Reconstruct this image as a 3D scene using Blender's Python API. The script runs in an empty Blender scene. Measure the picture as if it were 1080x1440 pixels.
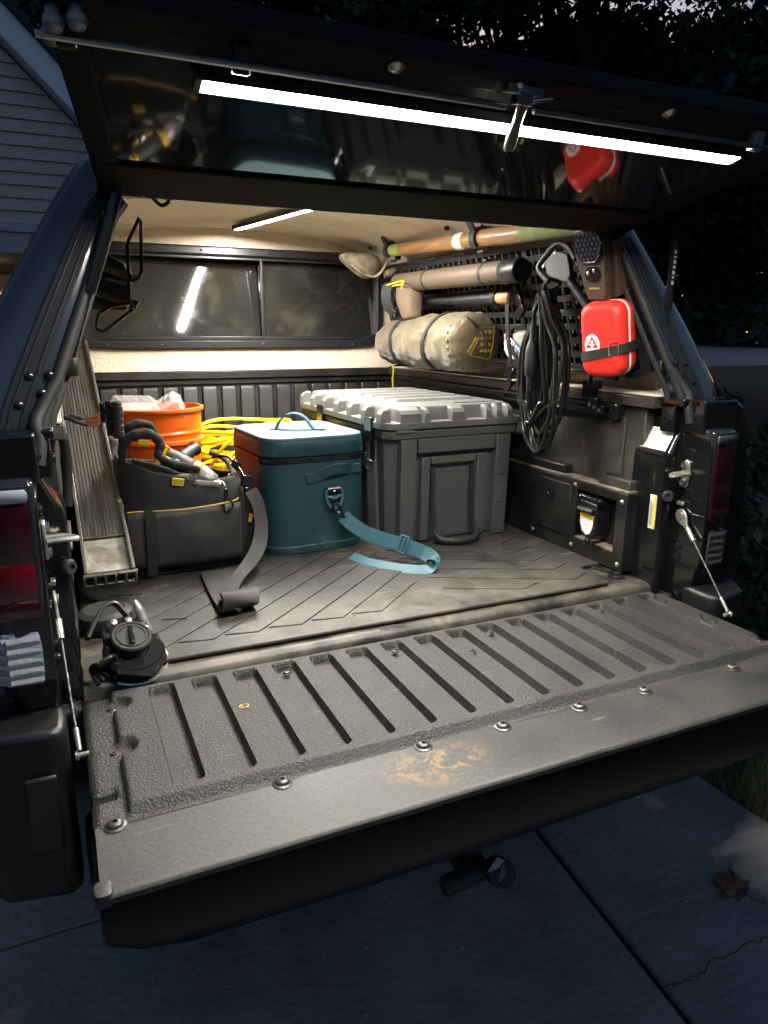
import bpy, math, random
import numpy as np
from mathutils import Matrix, Vector, noise, Euler
random.seed(7)
S = bpy.context.scene
COL = S.collection
PI = math.pi
R = math.radians
# ------------------------------------------------------------------ camera (z = 0 is the truck bed floor, ground at GZ)
GZ = -0.80
cam = bpy.data.cameras.new('camera'); co = bpy.data.objects.new('camera', cam); COL.objects.link(co)
cam.sensor_fit = 'VERTICAL'; cam.sensor_height = 36.0; cam.lens = 25.04
cam.clip_start = 0.02; cam.clip_end = 2000
yaw, pit, rol = 0.4266105, 0.24865603, 0.00408193
fw = Vector((math.sin(yaw)*math.cos(pit), math.cos(yaw)*math.cos(pit), -math.sin(pit)))
r0 = Vector((math.cos(yaw), -math.sin(yaw), 0)); u0 = r0.cross(fw)
rr = math.cos(rol)*r0 + math.sin(rol)*u0; uu = -math.sin(rol)*r0 + math.cos(rol)*u0
m = Matrix.Identity(4)
for i in range(3):
    m[i][0] = rr[i]; m[i][1] = uu[i]; m[i][2] = -fw[i]
m.translation = (-0.68801, -1.30889, 0.64658)
co.matrix_world = m
S.camera = co
# ------------------------------------------------------------------ dusk sky
W = bpy.data.worlds.new('World'); S.world = W; W.use_nodes = True
wn = W.node_tree
bg = wn.nodes['Background']
sky = wn.nodes.new('ShaderNodeTexSky'); sky.sky_type = 'NISHITA'; sky.sun_disc = False
sky.sun_elevation = R(3.5); sky.sun_rotation = R(32); sky.altitude = 50
tint = wn.nodes.new('ShaderNodeMix'); tint.data_type = 'RGBA'; tint.blend_type = 'MULTIPLY'; tint.inputs[0].default_value = 1.0
tint.inputs[7].default_value = (.64, .70, 1.0, 1)     # dusk blue as balanced for the lamps
wn.links.new(sky.outputs[0], tint.inputs[6]); wn.links.new(tint.outputs[2], bg.inputs[0]); bg.inputs[1].default_value = 0.085
S.view_settings.view_transform = 'Standard'; S.view_settings.look = 'None'
S.view_settings.exposure = 1.4; S.view_settings.gamma = 1.0
S.view_settings.use_curve_mapping = False
S.render.engine = 'CYCLES'
S.cycles.max_bounces = 8; S.cycles.sample_clamp_indirect = 6.0
try:
    S.cycles.use_light_tree = True
except Exception:
    pass

# ------------------------------------------------------------------ materials
def nd(nt, t, **kw):
    n = nt.nodes.new(t)
    for k, v in kw.items():
        setattr(n, k, v)
    return n
def lin(c):
    return tuple(((x/12.92) if x <= .04045 else ((x+.055)/1.055)**2.4) for x in c)
MATS = {}
def mat(name, col, rough=.5, metal=0., spec=.5, var=None, vscale=8., vlo=.4, vhi=.62, vdet=6., bump=0., bscale=200., bdist=.001,
        rvar=0., coat=0., trans=0., alpha=1., emit=None, estr=0., fleck=None, stretch=None, spots=(), sheen=0., wear=None):
    """col, var: linear base colours; var mixes in by noise (dust, wear); bump: fine relief"""
    M_ = bpy.data.materials.new(name); M_.use_nodes = True
    nt = M_.node_tree; b = nt.nodes['Principled BSDF']
    b.inputs['Base Color'].default_value = (*col, 1); b.inputs['Roughness'].default_value = rough
    b.inputs['Metallic'].default_value = metal; b.inputs['Specular IOR Level'].default_value = spec
    b.inputs['Coat Weight'].default_value = coat; b.inputs['Coat Roughness'].default_value = .05
    b.inputs['Transmission Weight'].default_value = trans; b.inputs['Alpha'].default_value = alpha
    b.inputs['Sheen Weight'].default_value = sheen
    if emit:
        b.inputs['Emission Color'].default_value = (*emit, 1); b.inputs['Emission Strength'].default_value = estr
    tc = nd(nt, 'ShaderNodeTexCoord'); vec = tc.outputs['Object']
    if stretch:
        mp = nd(nt, 'ShaderNodeMapping'); mp.inputs['Scale'].default_value = stretch
        nt.links.new(vec, mp.inputs[0]); vec = mp.outputs[0]
    colout = None
    def mixc(a, bcol, fac):
        mx = nd(nt, 'ShaderNodeMix', data_type='RGBA')
        nt.links.new(fac, mx.inputs[0])
        if hasattr(a, 'is_linked'): nt.links.new(a, mx.inputs[6])
        else: mx.inputs[6].default_value = (*a, 1)
        mx.inputs[7].default_value = (*bcol, 1)
        return mx.outputs[2]
    def noise_fac(scale, lo, hi, det=6., v=None, rough_=.6, dist=0.):
        n = nd(nt, 'ShaderNodeTexNoise'); n.inputs['Scale'].default_value = scale; n.inputs['Detail'].default_value = det
        n.inputs['Roughness'].default_value = rough_; n.inputs['Distortion'].default_value = dist
        nt.links.new(v or vec, n.inputs['Vector'])
        r = nd(nt, 'ShaderNodeMapRange'); r.inputs[1].default_value = lo; r.inputs[2].default_value = hi
        nt.links.new(n.outputs[0], r.inputs[0]); return r.outputs[0]
    cur = col
    if var is not None:
        f = noise_fac(vscale, vlo, vhi, vdet, dist=.4)
        cur = mixc(cur, var, f)
        if rvar:
            mr = nd(nt, 'ShaderNodeMapRange'); mr.inputs[3].default_value = rough; mr.inputs[4].default_value = min(1, rough+rvar)
            nt.links.new(f, mr.inputs[0]); nt.links.new(mr.outputs[0], b.inputs['Roughness'])
    if fleck:
        fc, fs, flo, fhi = fleck
        cur = mixc(cur, fc, noise_fac(fs, flo, fhi, 3.))
    if wear:     # scratches: thin stretched noise
        wc, ws, wlo, whi = wear
        mp2 = nd(nt, 'ShaderNodeMapping'); mp2.inputs['Scale'].default_value = (1, 14, 1); mp2.inputs['Rotation'].default_value = (0, 0, .9)
        nt.links.new(tc.outputs['Object'], mp2.inputs[0])
        cur = mixc(cur, wc, noise_fac(ws, wlo, whi, 4., mp2.outputs[0]))
    for (pos, rad, sc, scol, lo, hi) in spots:   # stains with a shape of their own
        sub = nd(nt, 'ShaderNodeVectorMath', operation='SUBTRACT'); sub.inputs[1].default_value = pos
        nt.links.new(tc.outputs['Object'], sub.inputs[0])
        mul = nd(nt, 'ShaderNodeVectorMath', operation='DIVIDE'); mul.inputs[1].default_value = rad
        nt.links.new(sub.outputs[0], mul.inputs[0])
        ln = nd(nt, 'ShaderNodeVectorMath', operation='LENGTH'); nt.links.new(mul.outputs[0], ln.inputs[0])
        ra = nd(nt, 'ShaderNodeMapRange'); ra.inputs[1].default_value = 1.0; ra.inputs[2].default_value = .35
        nt.links.new(ln.outputs['Value'], ra.inputs[0])
        nf = noise_fac(sc, lo, hi, 8., tc.outputs['Object'], .7, .6)
        mm = nd(nt, 'ShaderNodeMath', operation='MULTIPLY'); nt.links.new(ra.outputs[0], mm.inputs[0]); nt.links.new(nf, mm.inputs[1])
        cur = mixc(cur, scol, mm.outputs[0])
    if cur is not col:
        nt.links.new(cur, b.inputs['Base Color'])
    if bump:
        n = nd(nt, 'ShaderNodeTexNoise'); n.inputs['Scale'].default_value = bscale; n.inputs['Detail'].default_value = 4
        nt.links.new(vec, n.inputs['Vector'])
        bp = nd(nt, 'ShaderNodeBump'); bp.inputs['Strength'].default_value = bump; bp.inputs['Distance'].default_value = bdist
        nt.links.new(n.outputs[0], bp.inputs['Height']); nt.links.new(bp.outputs[0], b.inputs['Normal'])
    MATS[name] = M_
    return M_

DUST = (.24, .2, .145)
mat('liner', (.0065, .0064, .006), .46, var=(.038, .0357, .0305), vscale=5, vlo=.34, vhi=.86, bump=1., bscale=300, bdist=.0028, rvar=.2,
    fleck=((.088, .083, .071), 290, .53, .74), wear=((.11, .105, .095), 11, .64, .78))
mat('liner_lip', (.0135, .0132, .0125), .46, var=(.048, .045, .039), vscale=3.5, vlo=.28, vhi=.82, bump=.5, bscale=140, bdist=.0012, rvar=.2,
    fleck=((.08, .076, .067), 210, .56, .76), wear=((.13, .125, .112), 7, .65, .76), spots=[((-.200, -1.242, .79), (.105, .062, .3), 30, (.17, .095, .027), .50, .57)])
mat('mat_rubber', (.009, .0086, .008), .5, var=(.052, .047, .038), vscale=4.6, vlo=.40, vhi=.76, bump=.5, bscale=300, bdist=.0008, rvar=.2,
    wear=((.17, .15, .115), 5, .60, .74), fleck=((.2, .175, .14), 150, .62, .74), spots=[((.1, -.68, .0), (.75, .16, .3), 8, (.105, .092, .07), .38, .66)])
mat('dusty_bed', (.012, .0115, .0105), .5, var=(.14, .12, .088), vscale=7, vlo=.40, vhi=.68, bump=.4, bscale=160, bdist=.001)
mat('bed_plastic', (.0055, .0053, .005), .45, var=(.018, .0165, .014), vscale=7, vlo=.45, vhi=.75, bump=.5, bscale=350, bdist=.0006, rvar=.25)
mat('bed_wall', (.016, .0152, .0135), .42, var=(.055, .049, .039), vscale=6, vlo=.4, vhi=.7, bump=.5, bscale=250, bdist=.0008, rvar=.2,
    wear=((.1, .09, .07), 12, .62, .74))
mat('dust_shelf', (.2, .165, .12), .8, var=(.07, .06, .05), vscale=14, bump=.3, bscale=120)
mat('black_paint', (.0026, .003, .0036), .18, coat=.6, var=(.006, .006, .006), vscale=5)
mat('shell_paint', (.010, .015, .026), .22, coat=.7, var=(.014, .019, .03), vscale=3)
mat('black_plastic', (.0075, .0075, .008), .42, bump=.15, bscale=300)
mat('black_gloss', (.008, .008, .009), .18)
mat('black_metal', (.013, .013, .014), .34, bump=.1, bscale=200)
mat('alu_black', (.010, .0105, .0115), .36)
mat('seal', (.014, .014, .014), .6)
mat('bumper', (.0055, .0055, .006), .45, bump=.3, bscale=260)
mat('carpet', (.76, .66, .52), .95, var=(.60, .51, .385), vscale=5, vlo=.35, vhi=.7, bump=1., bscale=90, bdist=.004, sheen=.2, fleck=((.55, .46, .34), 60, .6, .72))
mat('carpet_ledge', (.62, .54, .42), .95, var=(.45, .38, .28), vscale=8, vlo=.45, vhi=.7, bump=.6, bscale=140, bdist=.002)
mat('tint_glass', (.016, .017, .019), .05, spec=.75)
mat('pane_glass', (.013, .0125, .011), .05, spec=.7, var=(.045, .042, .036), vscale=5, vlo=.5, vhi=.85, rvar=.10, wear=((.07, .065, .05), 7, .66, .8))
mat('lens_red', (.13, .004, .012), .12, coat=1., spec=.6)
mat('lens_red_dark', (.035, .0025, .006), .12, coat=1., spec=.6)
mat('lens_clear', (.42, .43, .47), .18, coat=1., spec=.7, metal=.1)
mat('lens_bezel', (.012, .013, .016), .15, coat=1.)
mat('zinc', (.62, .60, .55), .35, metal=.9, var=(.4, .38, .33), vscale=40, bump=.2, bscale=150)
mat('steel', (.5, .49, .47), .28, metal=1.)
mat('steel_cable', (.16, .155, .15), .45, metal=.9)
mat('bolt_dark', (.085, .082, .076), .38, metal=.6, var=(.04, .038, .035), vscale=60)
mat('alu_raw', (.26, .245, .22), .42, metal=.8, var=(.12, .11, .095), vscale=6, vlo=.35, vhi=.7, bump=.3, bscale=60, stretch=(14, 1, 1))
mat('alu_dusty', (.45, .42, .36), .6, metal=.35, var=(.2, .18, .14), vscale=22, vlo=.4, vhi=.65)
mat('sticker_white', (.78, .76, .70), .5, fleck=((.5, .49, .46), 90, .5, .53), stretch=(1, 1, 5))
mat('sticker_yellow', (.75, .5, .02), .45)
mat('print_grey', (.3, .3, .3), .6)
mat('print_white', (.85, .85, .83), .5)
mat('print_black', (.01, .01, .01), .5)
mat('print_blue', (.05, .2, .6), .4)
mat('print_yellow', (.38, .27, .03), .6)
mat('led', (1, 1, 1), .5, emit=(1., .96, .88), estr=190)
mat('led_ceiling', (1, 1, 1), .5, emit=(1., .955, .88), estr=300)
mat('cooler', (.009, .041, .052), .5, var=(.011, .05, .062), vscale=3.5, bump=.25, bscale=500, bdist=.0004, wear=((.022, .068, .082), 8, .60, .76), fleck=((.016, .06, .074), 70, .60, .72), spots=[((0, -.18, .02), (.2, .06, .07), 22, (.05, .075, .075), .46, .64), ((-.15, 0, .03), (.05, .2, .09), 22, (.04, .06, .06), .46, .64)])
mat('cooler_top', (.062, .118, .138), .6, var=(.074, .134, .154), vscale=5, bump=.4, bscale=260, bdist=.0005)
mat('cooler_strap', (.028, .095, .125), .6, bump=.6, bscale=600, bdist=.0004)
mat('zipper', (.008, .009, .01), .4)
mat('chest', (.062, .065, .064), .5, var=(.074, .077, .075), vscale=6, bump=.5, bscale=380, bdist=.0006, wear=((.19, .185, .17), 9, .66, .75))
mat('chest_lid', (.082, .083, .079), .58, var=(.145, .142, .13), vscale=7, vlo=.35, vhi=.7, bump=.5, bscale=300, bdist=.0007)
mat('bag', (.0035, .0035, .0037), .8, var=(.008, .0078, .0073), vscale=16, vlo=.4, vhi=.7, bump=.9, bscale=500, bdist=.0012, sheen=.02)
mat('bag_panel', (.0065, .0063, .006), .66, var=(.017, .016, .0145), vscale=7, fleck=((.03,.028,.025), 90, .62, .74), bump=.9, bscale=600, bdist=.001, sheen=.02)
mat('webbing', (.006, .0057, .0052), .7, var=(.013, .012, .0105), vscale=20, bump=.7, bscale=500, bdist=.0006)
mat('webbing_black', (.012, .012, .012), .7, bump=.7, bscale=500, bdist=.0006)
mat('piping', (.45, .27, .03), .6)
mat('tool_yellow', (.72, .44, .015), .42, var=(.6, .36, .012), vscale=20)
mat('tool_black', (.009, .009, .009), .55, bump=.4, bscale=300)
mat('tool_grey', (.28, .27, .25), .4, metal=.5, var=(.17, .165, .15), vscale=25)
mat('bucket', (.85, .135, .008), .33, var=(.78, .12, .007), vscale=6, coat=.1)
mat('clear_plastic', (.8, .78, .76), .12, spec=.7, alpha=.24, bump=.3, bscale=45, bdist=.003)
mat('cord_yellow', (.80, .62, .01), .42)
mat('copper', (.5, .21, .10), .4, metal=.7)
mat('brown_cloth', (.11, .085, .08), .85, var=(.2, .16, .145), vscale=18, bump=.6, bscale=120, bdist=.002)
mat('rope_black', (.013, .013, .013), .6)
mat('cord_black', (.006, .006, .0063), .30, var=(.009, .009, .009), vscale=30)
mat('molle', (.017, .0175, .019), .42, bump=.4, bscale=400, bdist=.0004)
mat('dark_void', (.004, .004, .0045), .6)
mat('wood', (.33, .175, .070), .42, var=(.20, .10, .038), vscale=14, vlo=.35, vhi=.65, stretch=(6, .5, 6), coat=.2, bump=.2, bscale=60)
mat('wood_pale', (.42, .27, .13), .6, var=(.3, .18, .08), vscale=20)
mat('grip_green', (.15, .17, .05), .75, var=(.2, .21, .08), vscale=20, bump=.5, bscale=250)
mat('tape_white', (.6, .57, .5), .7)
mat('tape_green', (.2, .42, .06), .6)
mat('tube_tan', (.10, .068, .042), .6, var=(.115, .079, .05), vscale=4)
mat('pouch', (.11, .074, .047), .7, var=(.145, .1, .065), vscale=9, bump=.8, bscale=60, bdist=.003)
mat('pouch_flap', (.03, .03, .028), .5, bump=.6, bscale=300)
mat('sack', (.108, .084, .041), .52, var=(.082, .062, .030), vscale=6, bump=.8, bscale=22, bdist=.008, sheen=.2)
mat('hat_cloth', (.33, .27, .19), .95, var=(.14, .11, .075), vscale=18, vlo=.42, vhi=.62, bump=.7, bscale=160, bdist=.002)
mat('kit_red', (.70, .028, .018), .5, var=(.62, .024, .015), vscale=7, bump=.4, bscale=500, bdist=.0006)
mat('kit_zip', (.62, .55, .5), .5)
mat('lantern', (.055, .036, .02), .5, var=(.075, .05, .03), vscale=8, bump=.3, bscale=250)
mat('solar', (.02, .035, .075), .15, coat=.6)
mat('spade_grey', (.02, .0195, .018), .5, var=(.04, .037, .031), vscale=15, bump=.3, bscale=200)
mat('ring_pull', (.62, .6, .57), .6)
mat('tape_case', (.3, .29, .27), .25, var=(.38, .37, .35), vscale=10)
mat('mesh_black', (.01, .01, .0105), .5)
mat('concrete', (.31, .29, .26), .85, var=(.16, .15, .14), vscale=3.2, vlo=.34, vhi=.68, bump=1., bscale=45, bdist=.006, wear=((.28, .265, .24), 3, .56, .68), fleck=((.42, .42, .42), 45, .66, .72), rvar=.1)
mat('joint_dark', (.02, .019, .018), .9)
mat('crack_dark', (.055, .052, .048), .9)
mat('joint_pale', (.30, .25, .18), .9, var=(.17, .14, .1), vscale=20)
mat('soil', (.03, .028, .02), .95, var=(.05, .055, .025), vscale=2)
mat('road_pale', (.27, .27, .28), .8, var=(.22, .22, .23), vscale=.3)
mat('grass', (.10, .135, .03), .6, var=(.19, .19, .06), vscale=3)
mat('siding', (.54, .47, .42), .6, var=(.47, .41, .37), vscale=3)
mat('trim_white', (.78, .79, .82), .5)
mat('trim_grey', (.42, .43, .47), .5)
mat('roof', (.03, .03, .032), .85, bump=.6, bscale=30, bdist=.01)
mat('wall_inside', (.35, .3, .25), .8)
mat('garage_lamp', (1, 1, 1), .5, emit=(1., .85, .65), estr=14)
mat('blue_plastic', (.02, .12, .55), .35)
mat('bark', (.035, .03, .025), .9, bump=.8, bscale=20, bdist=.02)
mat('leaf_dark', (.016, .026, .012), .6, var=(.032, .045, .018), vscale=.8)
mat('leaf_mid', (.022, .036, .015), .6, var=(.045, .06, .024), vscale=1.2)
mat('leaf_brown', (.22, .095, .045), .7, var=(.13, .055, .025), vscale=30)
mat('twig', (.10, .07, .045), .8)
mat('leather_yellow', (.6, .42, .02), .5)

# ------------------------------------------------------------------ mesh helpers
class M:
    def __init__(s): s.v = []; s.f = []; s.mi = []; s.cur = 0; s.tf = None
    def add(s, vs, fs):
        o = len(s.v)
        if s.tf is not None: vs = [tuple(s.tf @ Vector(v)) for v in vs]
        s.v += [tuple(v) for v in vs]; s.f += [tuple(i+o for i in f) for f in fs]; s.mi += [s.cur]*len(fs)
        return s
    def box(s, c, d, rot=None):
        x, y, z = (k/2 for k in d)
        vs = [Vector(p) for p in ((-x,-y,-z),(x,-y,-z),(x,y,-z),(-x,y,-z),(-x,-y,z),(x,-y,z),(x,y,z),(-x,y,z))]
        if rot is not None:
            q = rot if isinstance(rot, Matrix) else Euler(rot).to_matrix()
            vs = [q @ v for v in vs]
        return s.add([v+Vector(c) for v in vs], [(0,3,2,1),(4,5,6,7),(0,1,5,4),(1,2,6,5),(2,3,7,6),(3,0,4,7)])
    def box2(s, a, b):
        return s.box([(p+q)/2 for p, q in zip(a, b)], [abs(q-p) for p, q in zip(a, b)])
    def loft(s, loops, cap0=True, cap1=True, closed=True):
        n = len(loops[0]); vs = [p for l in loops for p in l]; fs = []
        for i in range(len(loops)-1):
            for j in range(n if closed else n-1):
                k = (j+1) % n
                fs.append((i*n+j, i*n+k, (i+1)*n+k, (i+1)*n+j))
        if cap0: fs.append(tuple(reversed(range(n))))
        if cap1: fs.append(tuple((len(loops)-1)*n+j for j in range(n)))
        return s.add(vs, fs)
    def prism(s, poly, z0, z1, ax='z'):
        def P(p, z):
            return {'z': (p[0], p[1], z), 'y': (p[0], z, p[1]), 'x': (z, p[0], p[1])}[ax]
        return s.loft([[P(p, z0) for p in poly], [P(p, z1) for p in poly]])
    def tube(s, path, r, n=8, closed=False, caps=True):
        path = [Vector(p) for p in path]; N = len(path); loops = []
        up = None
        for i, p in enumerate(path):
            if closed: t = path[(i+1) % N]-path[i-1]
            else: t = path[min(i+1, N-1)]-path[max(i-1, 0)]
            if t.length < 1e-9: t = Vector((0, 0, 1))
            t.normalize()
            if up is None:
                up = t.orthogonal().normalized()
            else:
                up = up - t*up.dot(t)
                up = up.normalized() if up.length > 1e-6 else t.orthogonal().normalized()
            b = t.cross(up); ri = r[i] if hasattr(r, '__len__') else r
            loops.append([p+(up*math.cos(2*PI*k/n)+b*math.sin(2*PI*k/n))*ri for k in range(n)])
        if closed:
            o = loops + [loops[0]]
            # avoid twist mismatch at the seam by nearest start
            d = [(loops[0][k]-loops[-1][0]).length for k in range(n)]; k0 = d.index(min(d))
            o[-1] = [loops[0][(k+k0) % n] for k in range(n)]
            return s.loft(o, False, False)
        return s.loft(loops, caps, caps)
    def lathe(s, prof, n=24, c=(0,0,0), rot=None, cap0=True, cap1=True):
        q = (rot if isinstance(rot, Matrix) else Euler(rot).to_matrix()) if rot is not None else None
        L = []
        for (r, z) in prof:
            l = []
            for k in range(n):
                v = Vector((r*math.cos(2*PI*k/n), r*math.sin(2*PI*k/n), z))
                if q is not None: v = q @ v
                l.append(v+Vector(c))
            L.append(l)
        return s.loft(L, cap0, cap1)
    def ribbon(s, path, w, th, side):
        """flat strap: path points, width w along side vectors, thickness th"""
        path = [Vector(p) for p in path]; N = len(path); loops = []
        for i, p in enumerate(path):
            t = (path[min(i+1, N-1)]-path[max(i-1, 0)]).normalized()
            sd = Vector(side[i] if isinstance(side, list) else side); sd = (sd - t*sd.dot(t)).normalized()
            nn = t.cross(sd)
            loops.append([p-sd*w/2-nn*th/2, p+sd*w/2-nn*th/2, p+sd*w/2+nn*th/2, p-sd*w/2+nn*th/2])
        return s.loft(loops)
    def rrbox(s, w, d, z0, z1, r, e=.004, seg=5, top=None, bot=None, cx=0, cy=0):
        """rounded-rectangle block with softened rims; top/bot = (w, d) at those ends"""
        tw, td = top or (w, d); bw, bd = bot or (w, d)
        L = []
        for (a, z, ww, dd) in ((e, z0, bw, bd), (e*.3, z0+e*.3, bw, bd), (0, z0+e, bw, bd), (0, z1-e, tw, td), (e*.3, z1-e*.3, tw, td), (e, z1, tw, td)):
            L.append([(cx+x, cy+y, z) for x, y in rrect(ww-2*a, dd-2*a, max(r-a, .0005), seg)])
        return s.loft(L)
    def jit(s, amp, sc, seed=0., i0=0):
        for i in range(i0, len(s.v)):
            p = Vector(s.v[i]); n = noise.noise_vector(p*sc+Vector((seed, seed*.7, seed*1.3)))
            s.v[i] = tuple(p+n*amp)
        return s
def rrect(w, d, r, seg=5):
    r = min(r, w/2-.0004, d/2-.0004); out = []
    for cx, cy, a0 in ((w/2-r, d/2-r, 0), (-w/2+r, d/2-r, 90), (-w/2+r, -d/2+r, 180), (w/2-r, -d/2+r, 270)):
        for k in range(seg+1):
            a = R(a0+90*k/seg); out.append((cx+r*math.cos(a), cy+r*math.sin(a)))
    return out
def spline(pts, n=8, closed=False):
    P = [Vector(p) for p in pts]; N = len(P); out = []
    for i in range(N if closed else N-1):
        if closed: a, b, c, d = P[i-1], P[i], P[(i+1) % N], P[(i+2) % N]
        else: a, b, c, d = P[max(i-1, 0)], P[i], P[i+1], P[min(i+2, N-1)]
        for k in range(n):
            t = k/n
            out.append(.5*((2*b)+(c-a)*t+(2*a-5*b+4*c-d)*t*t+(3*b-a-3*c+d)*t**3))
    if not closed: out.append(P[-1])
    return out
ROOT = {}
def thing(name, label, cat, loc=(0,0,0), rot=(0,0,0), group=None, kind=None):
    o = bpy.data.objects.new(name, None); COL.objects.link(o)
    o.empty_display_size = .05
    o.location = loc; o.rotation_euler = rot
    tag(o, label, cat, group, kind)
    ROOT[o] = Matrix.LocRotScale(Vector(loc), Euler(rot), None)
    return o
def tag(o, label=None, cat=None, group=None, kind=None):
    if label: o['label'] = label
    if cat: o['category'] = cat
    if group: o['group'] = group
    if kind: o['kind'] = kind
    return o
def obj(name, mb, mats, parent=None, local=False, bevel=0., seg=2, subd=0, angle=38, smooth=True, kind=None, label=None, origin=None):
    """one mesh object; world coordinates unless local (then in the frame of the top-level thing)"""
    me = bpy.data.meshes.new(name)
    root = parent
    while root is not None and root.parent is not None: root = root.parent
    vs = mb.v
    if root is not None and not local:
        inv = ROOT.get(root, Matrix.Identity(4)).inverted(); vs = [tuple(inv @ Vector(v)) for v in vs]
    if origin is not None and parent is None:
        vs = [tuple(Vector(v)-Vector(origin)) for v in vs]
    me.from_pydata(vs, [], mb.f)
    if isinstance(mats, str): mats = [mats]
    for k in mats: me.materials.append(MATS[k])
    if len(mats) > 1: me.polygons.foreach_set('material_index', mb.mi)
    me.validate(); me.update()
    if smooth:
        me.shade_smooth()
        if not subd: me.set_sharp_from_angle(angle=R(angle))
    o = bpy.data.objects.new(name, me); COL.objects.link(o)
    if parent is not None: o.parent = parent
    elif origin is not None: o.location = origin
    if bevel:
        b = o.modifiers.new('bevel', 'BEVEL'); b.width = bevel; b.segments = seg; b.limit_method = 'ANGLE'; b.angle_limit = R(35)
        b.harden_normals = False
    if subd:
        sd = o.modifiers.new('subd', 'SUBSURF'); sd.levels = subd; sd.render_levels = subd
    if kind: o['kind'] = kind
    if label: o['label'] = label
    if parent is None: ROOT[o] = Matrix.Translation(Vector(origin)) if origin is not None else Matrix.Identity(4)
    return o
def dup(o, parent, loc=None, rot=None):
    c = o.copy(); COL.objects.link(c); c.parent = parent
    if loc is not None: c.location = loc
    if rot is not None: c.rotation_euler = rot
    return c
def text_mb(body, size, mat4, depth=.0006):
    """flat lettering as mesh"""
    cu = bpy.data.curves.new('lettering', 'FONT'); cu.body = body; cu.size = size; cu.extrude = depth; cu.align_x = 'CENTER'; cu.align_y = 'CENTER'
    cu.resolution_u = 2
    to = bpy.data.objects.new('lettering', cu); COL.objects.link(to)
    dg = bpy.context.evaluated_depsgraph_get(); me = bpy.data.meshes.new_from_object(to.evaluated_get(dg))
    mb = M(); mb.add([tuple(mat4 @ v.co) for v in me.vertices], [tuple(p.vertices) for p in me.polygons])
    bpy.data.objects.remove(to); bpy.data.meshes.remove(me); bpy.data.curves.remove(cu)
    return mb
def frame(o, x, y):
    """matrix with origin o, x axis x, y axis near y"""
    x = Vector(x).normalized(); z = x.cross(Vector(y)).normalized(); y = z.cross(x)
    q = Matrix.Identity(4)
    for i in range(3): q[i][0], q[i][1], q[i][2], q[i][3] = x[i], y[i], z[i], o[i]
    return q
def rot_to(d):
    """rotation taking +z to d"""
    return Vector((0,0,1)).rotation_difference(Vector(d)).to_matrix()
mat('lip_black', (.0045, .0043, .004), .75, spec=.2)
mat('lens_red_shaded', (.03, .0025, .005), .12, coat=1.)  # darker copy of the red lens, shade of the right lamp painted in
mat('tailgate_skin', (.0025, .0028, .003), .4, spec=.25)
mat('lens_clear_shaded', (.05, .052, .058), .15, coat=1.)  # same clear lens with the right side's shade put into its colour
# ================================================================== GROUND
g = M(); g.prism([(-400,-400),(400,-400),(400,400),(-400,400)], GZ-.4, GZ-.03)
obj('ground', g, 'soil', kind='structure')
dw = M(); dw.box2((-3.2, -6.0, GZ-.13), (1.13, 7.0, GZ-.012))
dwo = obj('driveway', dw, 'joint_dark', kind='structure')
def slab(poly, nm='slab'):
    s = M(); s.prism(poly, GZ-.10, GZ); return obj(nm, s, 'concrete', dwo, bevel=.006)
def jx(y): return .487+.105*(y-.12)       # the long joint runs slightly askew
slab([(-3.2,-6),(jx(-6)-.008,-6),(jx(.345)-.008,.345),(-3.2,.345)])
slab([(-3.2,.353),(jx(.353)-.008,.353),(jx(7)-.008,7),(-3.2,7)])
slab([(jx(-6)+.008,-6),(1.22,-6),(1.152,.19),(jx(.19)+.008,.19)])
slab([(jx(.2)+.008,.20),(1.150,.20),(1.08,7),(jx(7)+.008,7)])
def crack(pts):
    c = M(); rng = random.Random(3); P = []
    for i in range(len(pts)-1):
        a, b = Vector(pts[i]), Vector(pts[i+1])
        for k in range(9): P.append(a.lerp(b, k/9)+Vector((rng.uniform(-.008,.008), rng.uniform(-.008,.008))))
    L = [[(p.x, p.y-.0012-.0016*rng.random(), GZ-.004), (p.x, p.y+.0012, GZ-.004), (p.x, p.y+.0012, GZ+.0012), (p.x, p.y-.0012, GZ+.0012)] for p in P]
    c.loft(L); obj('crack', c, 'crack_dark', dwo, smooth=False)
crack([(.45,-.385),(.518,-.394),(.62,-.38),(.741,-.385),(.9,-.41),(1.16,-.39)])
crack([(-1.2,.44),(-.956,.531),(-.847,.725),(-.8,.95)])
rd = M(); rd.box2((18, 22, GZ-.03), (75, 80, GZ-.012))
obj('road', rd, 'road_pale', kind='structure')

# ================================================================== PICKUP TRUCK
TR = thing('pickup_truck', 'black pickup truck seen from behind with its tailgate lowered and ribbed bed', 'pickup truck', (0, .8, GZ))
fl = M()
fl.loft([[(x, y, z) for y, z in ((1.70,0),(.040,0),(.030,-.003),(.0235,-.009),(.021,-.018),(.021,-.10),(1.70,-.10))] for x in (-.70,-.2,.3,.70)])
obj('bed_floor', fl, 'dusty_bed', TR)
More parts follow.
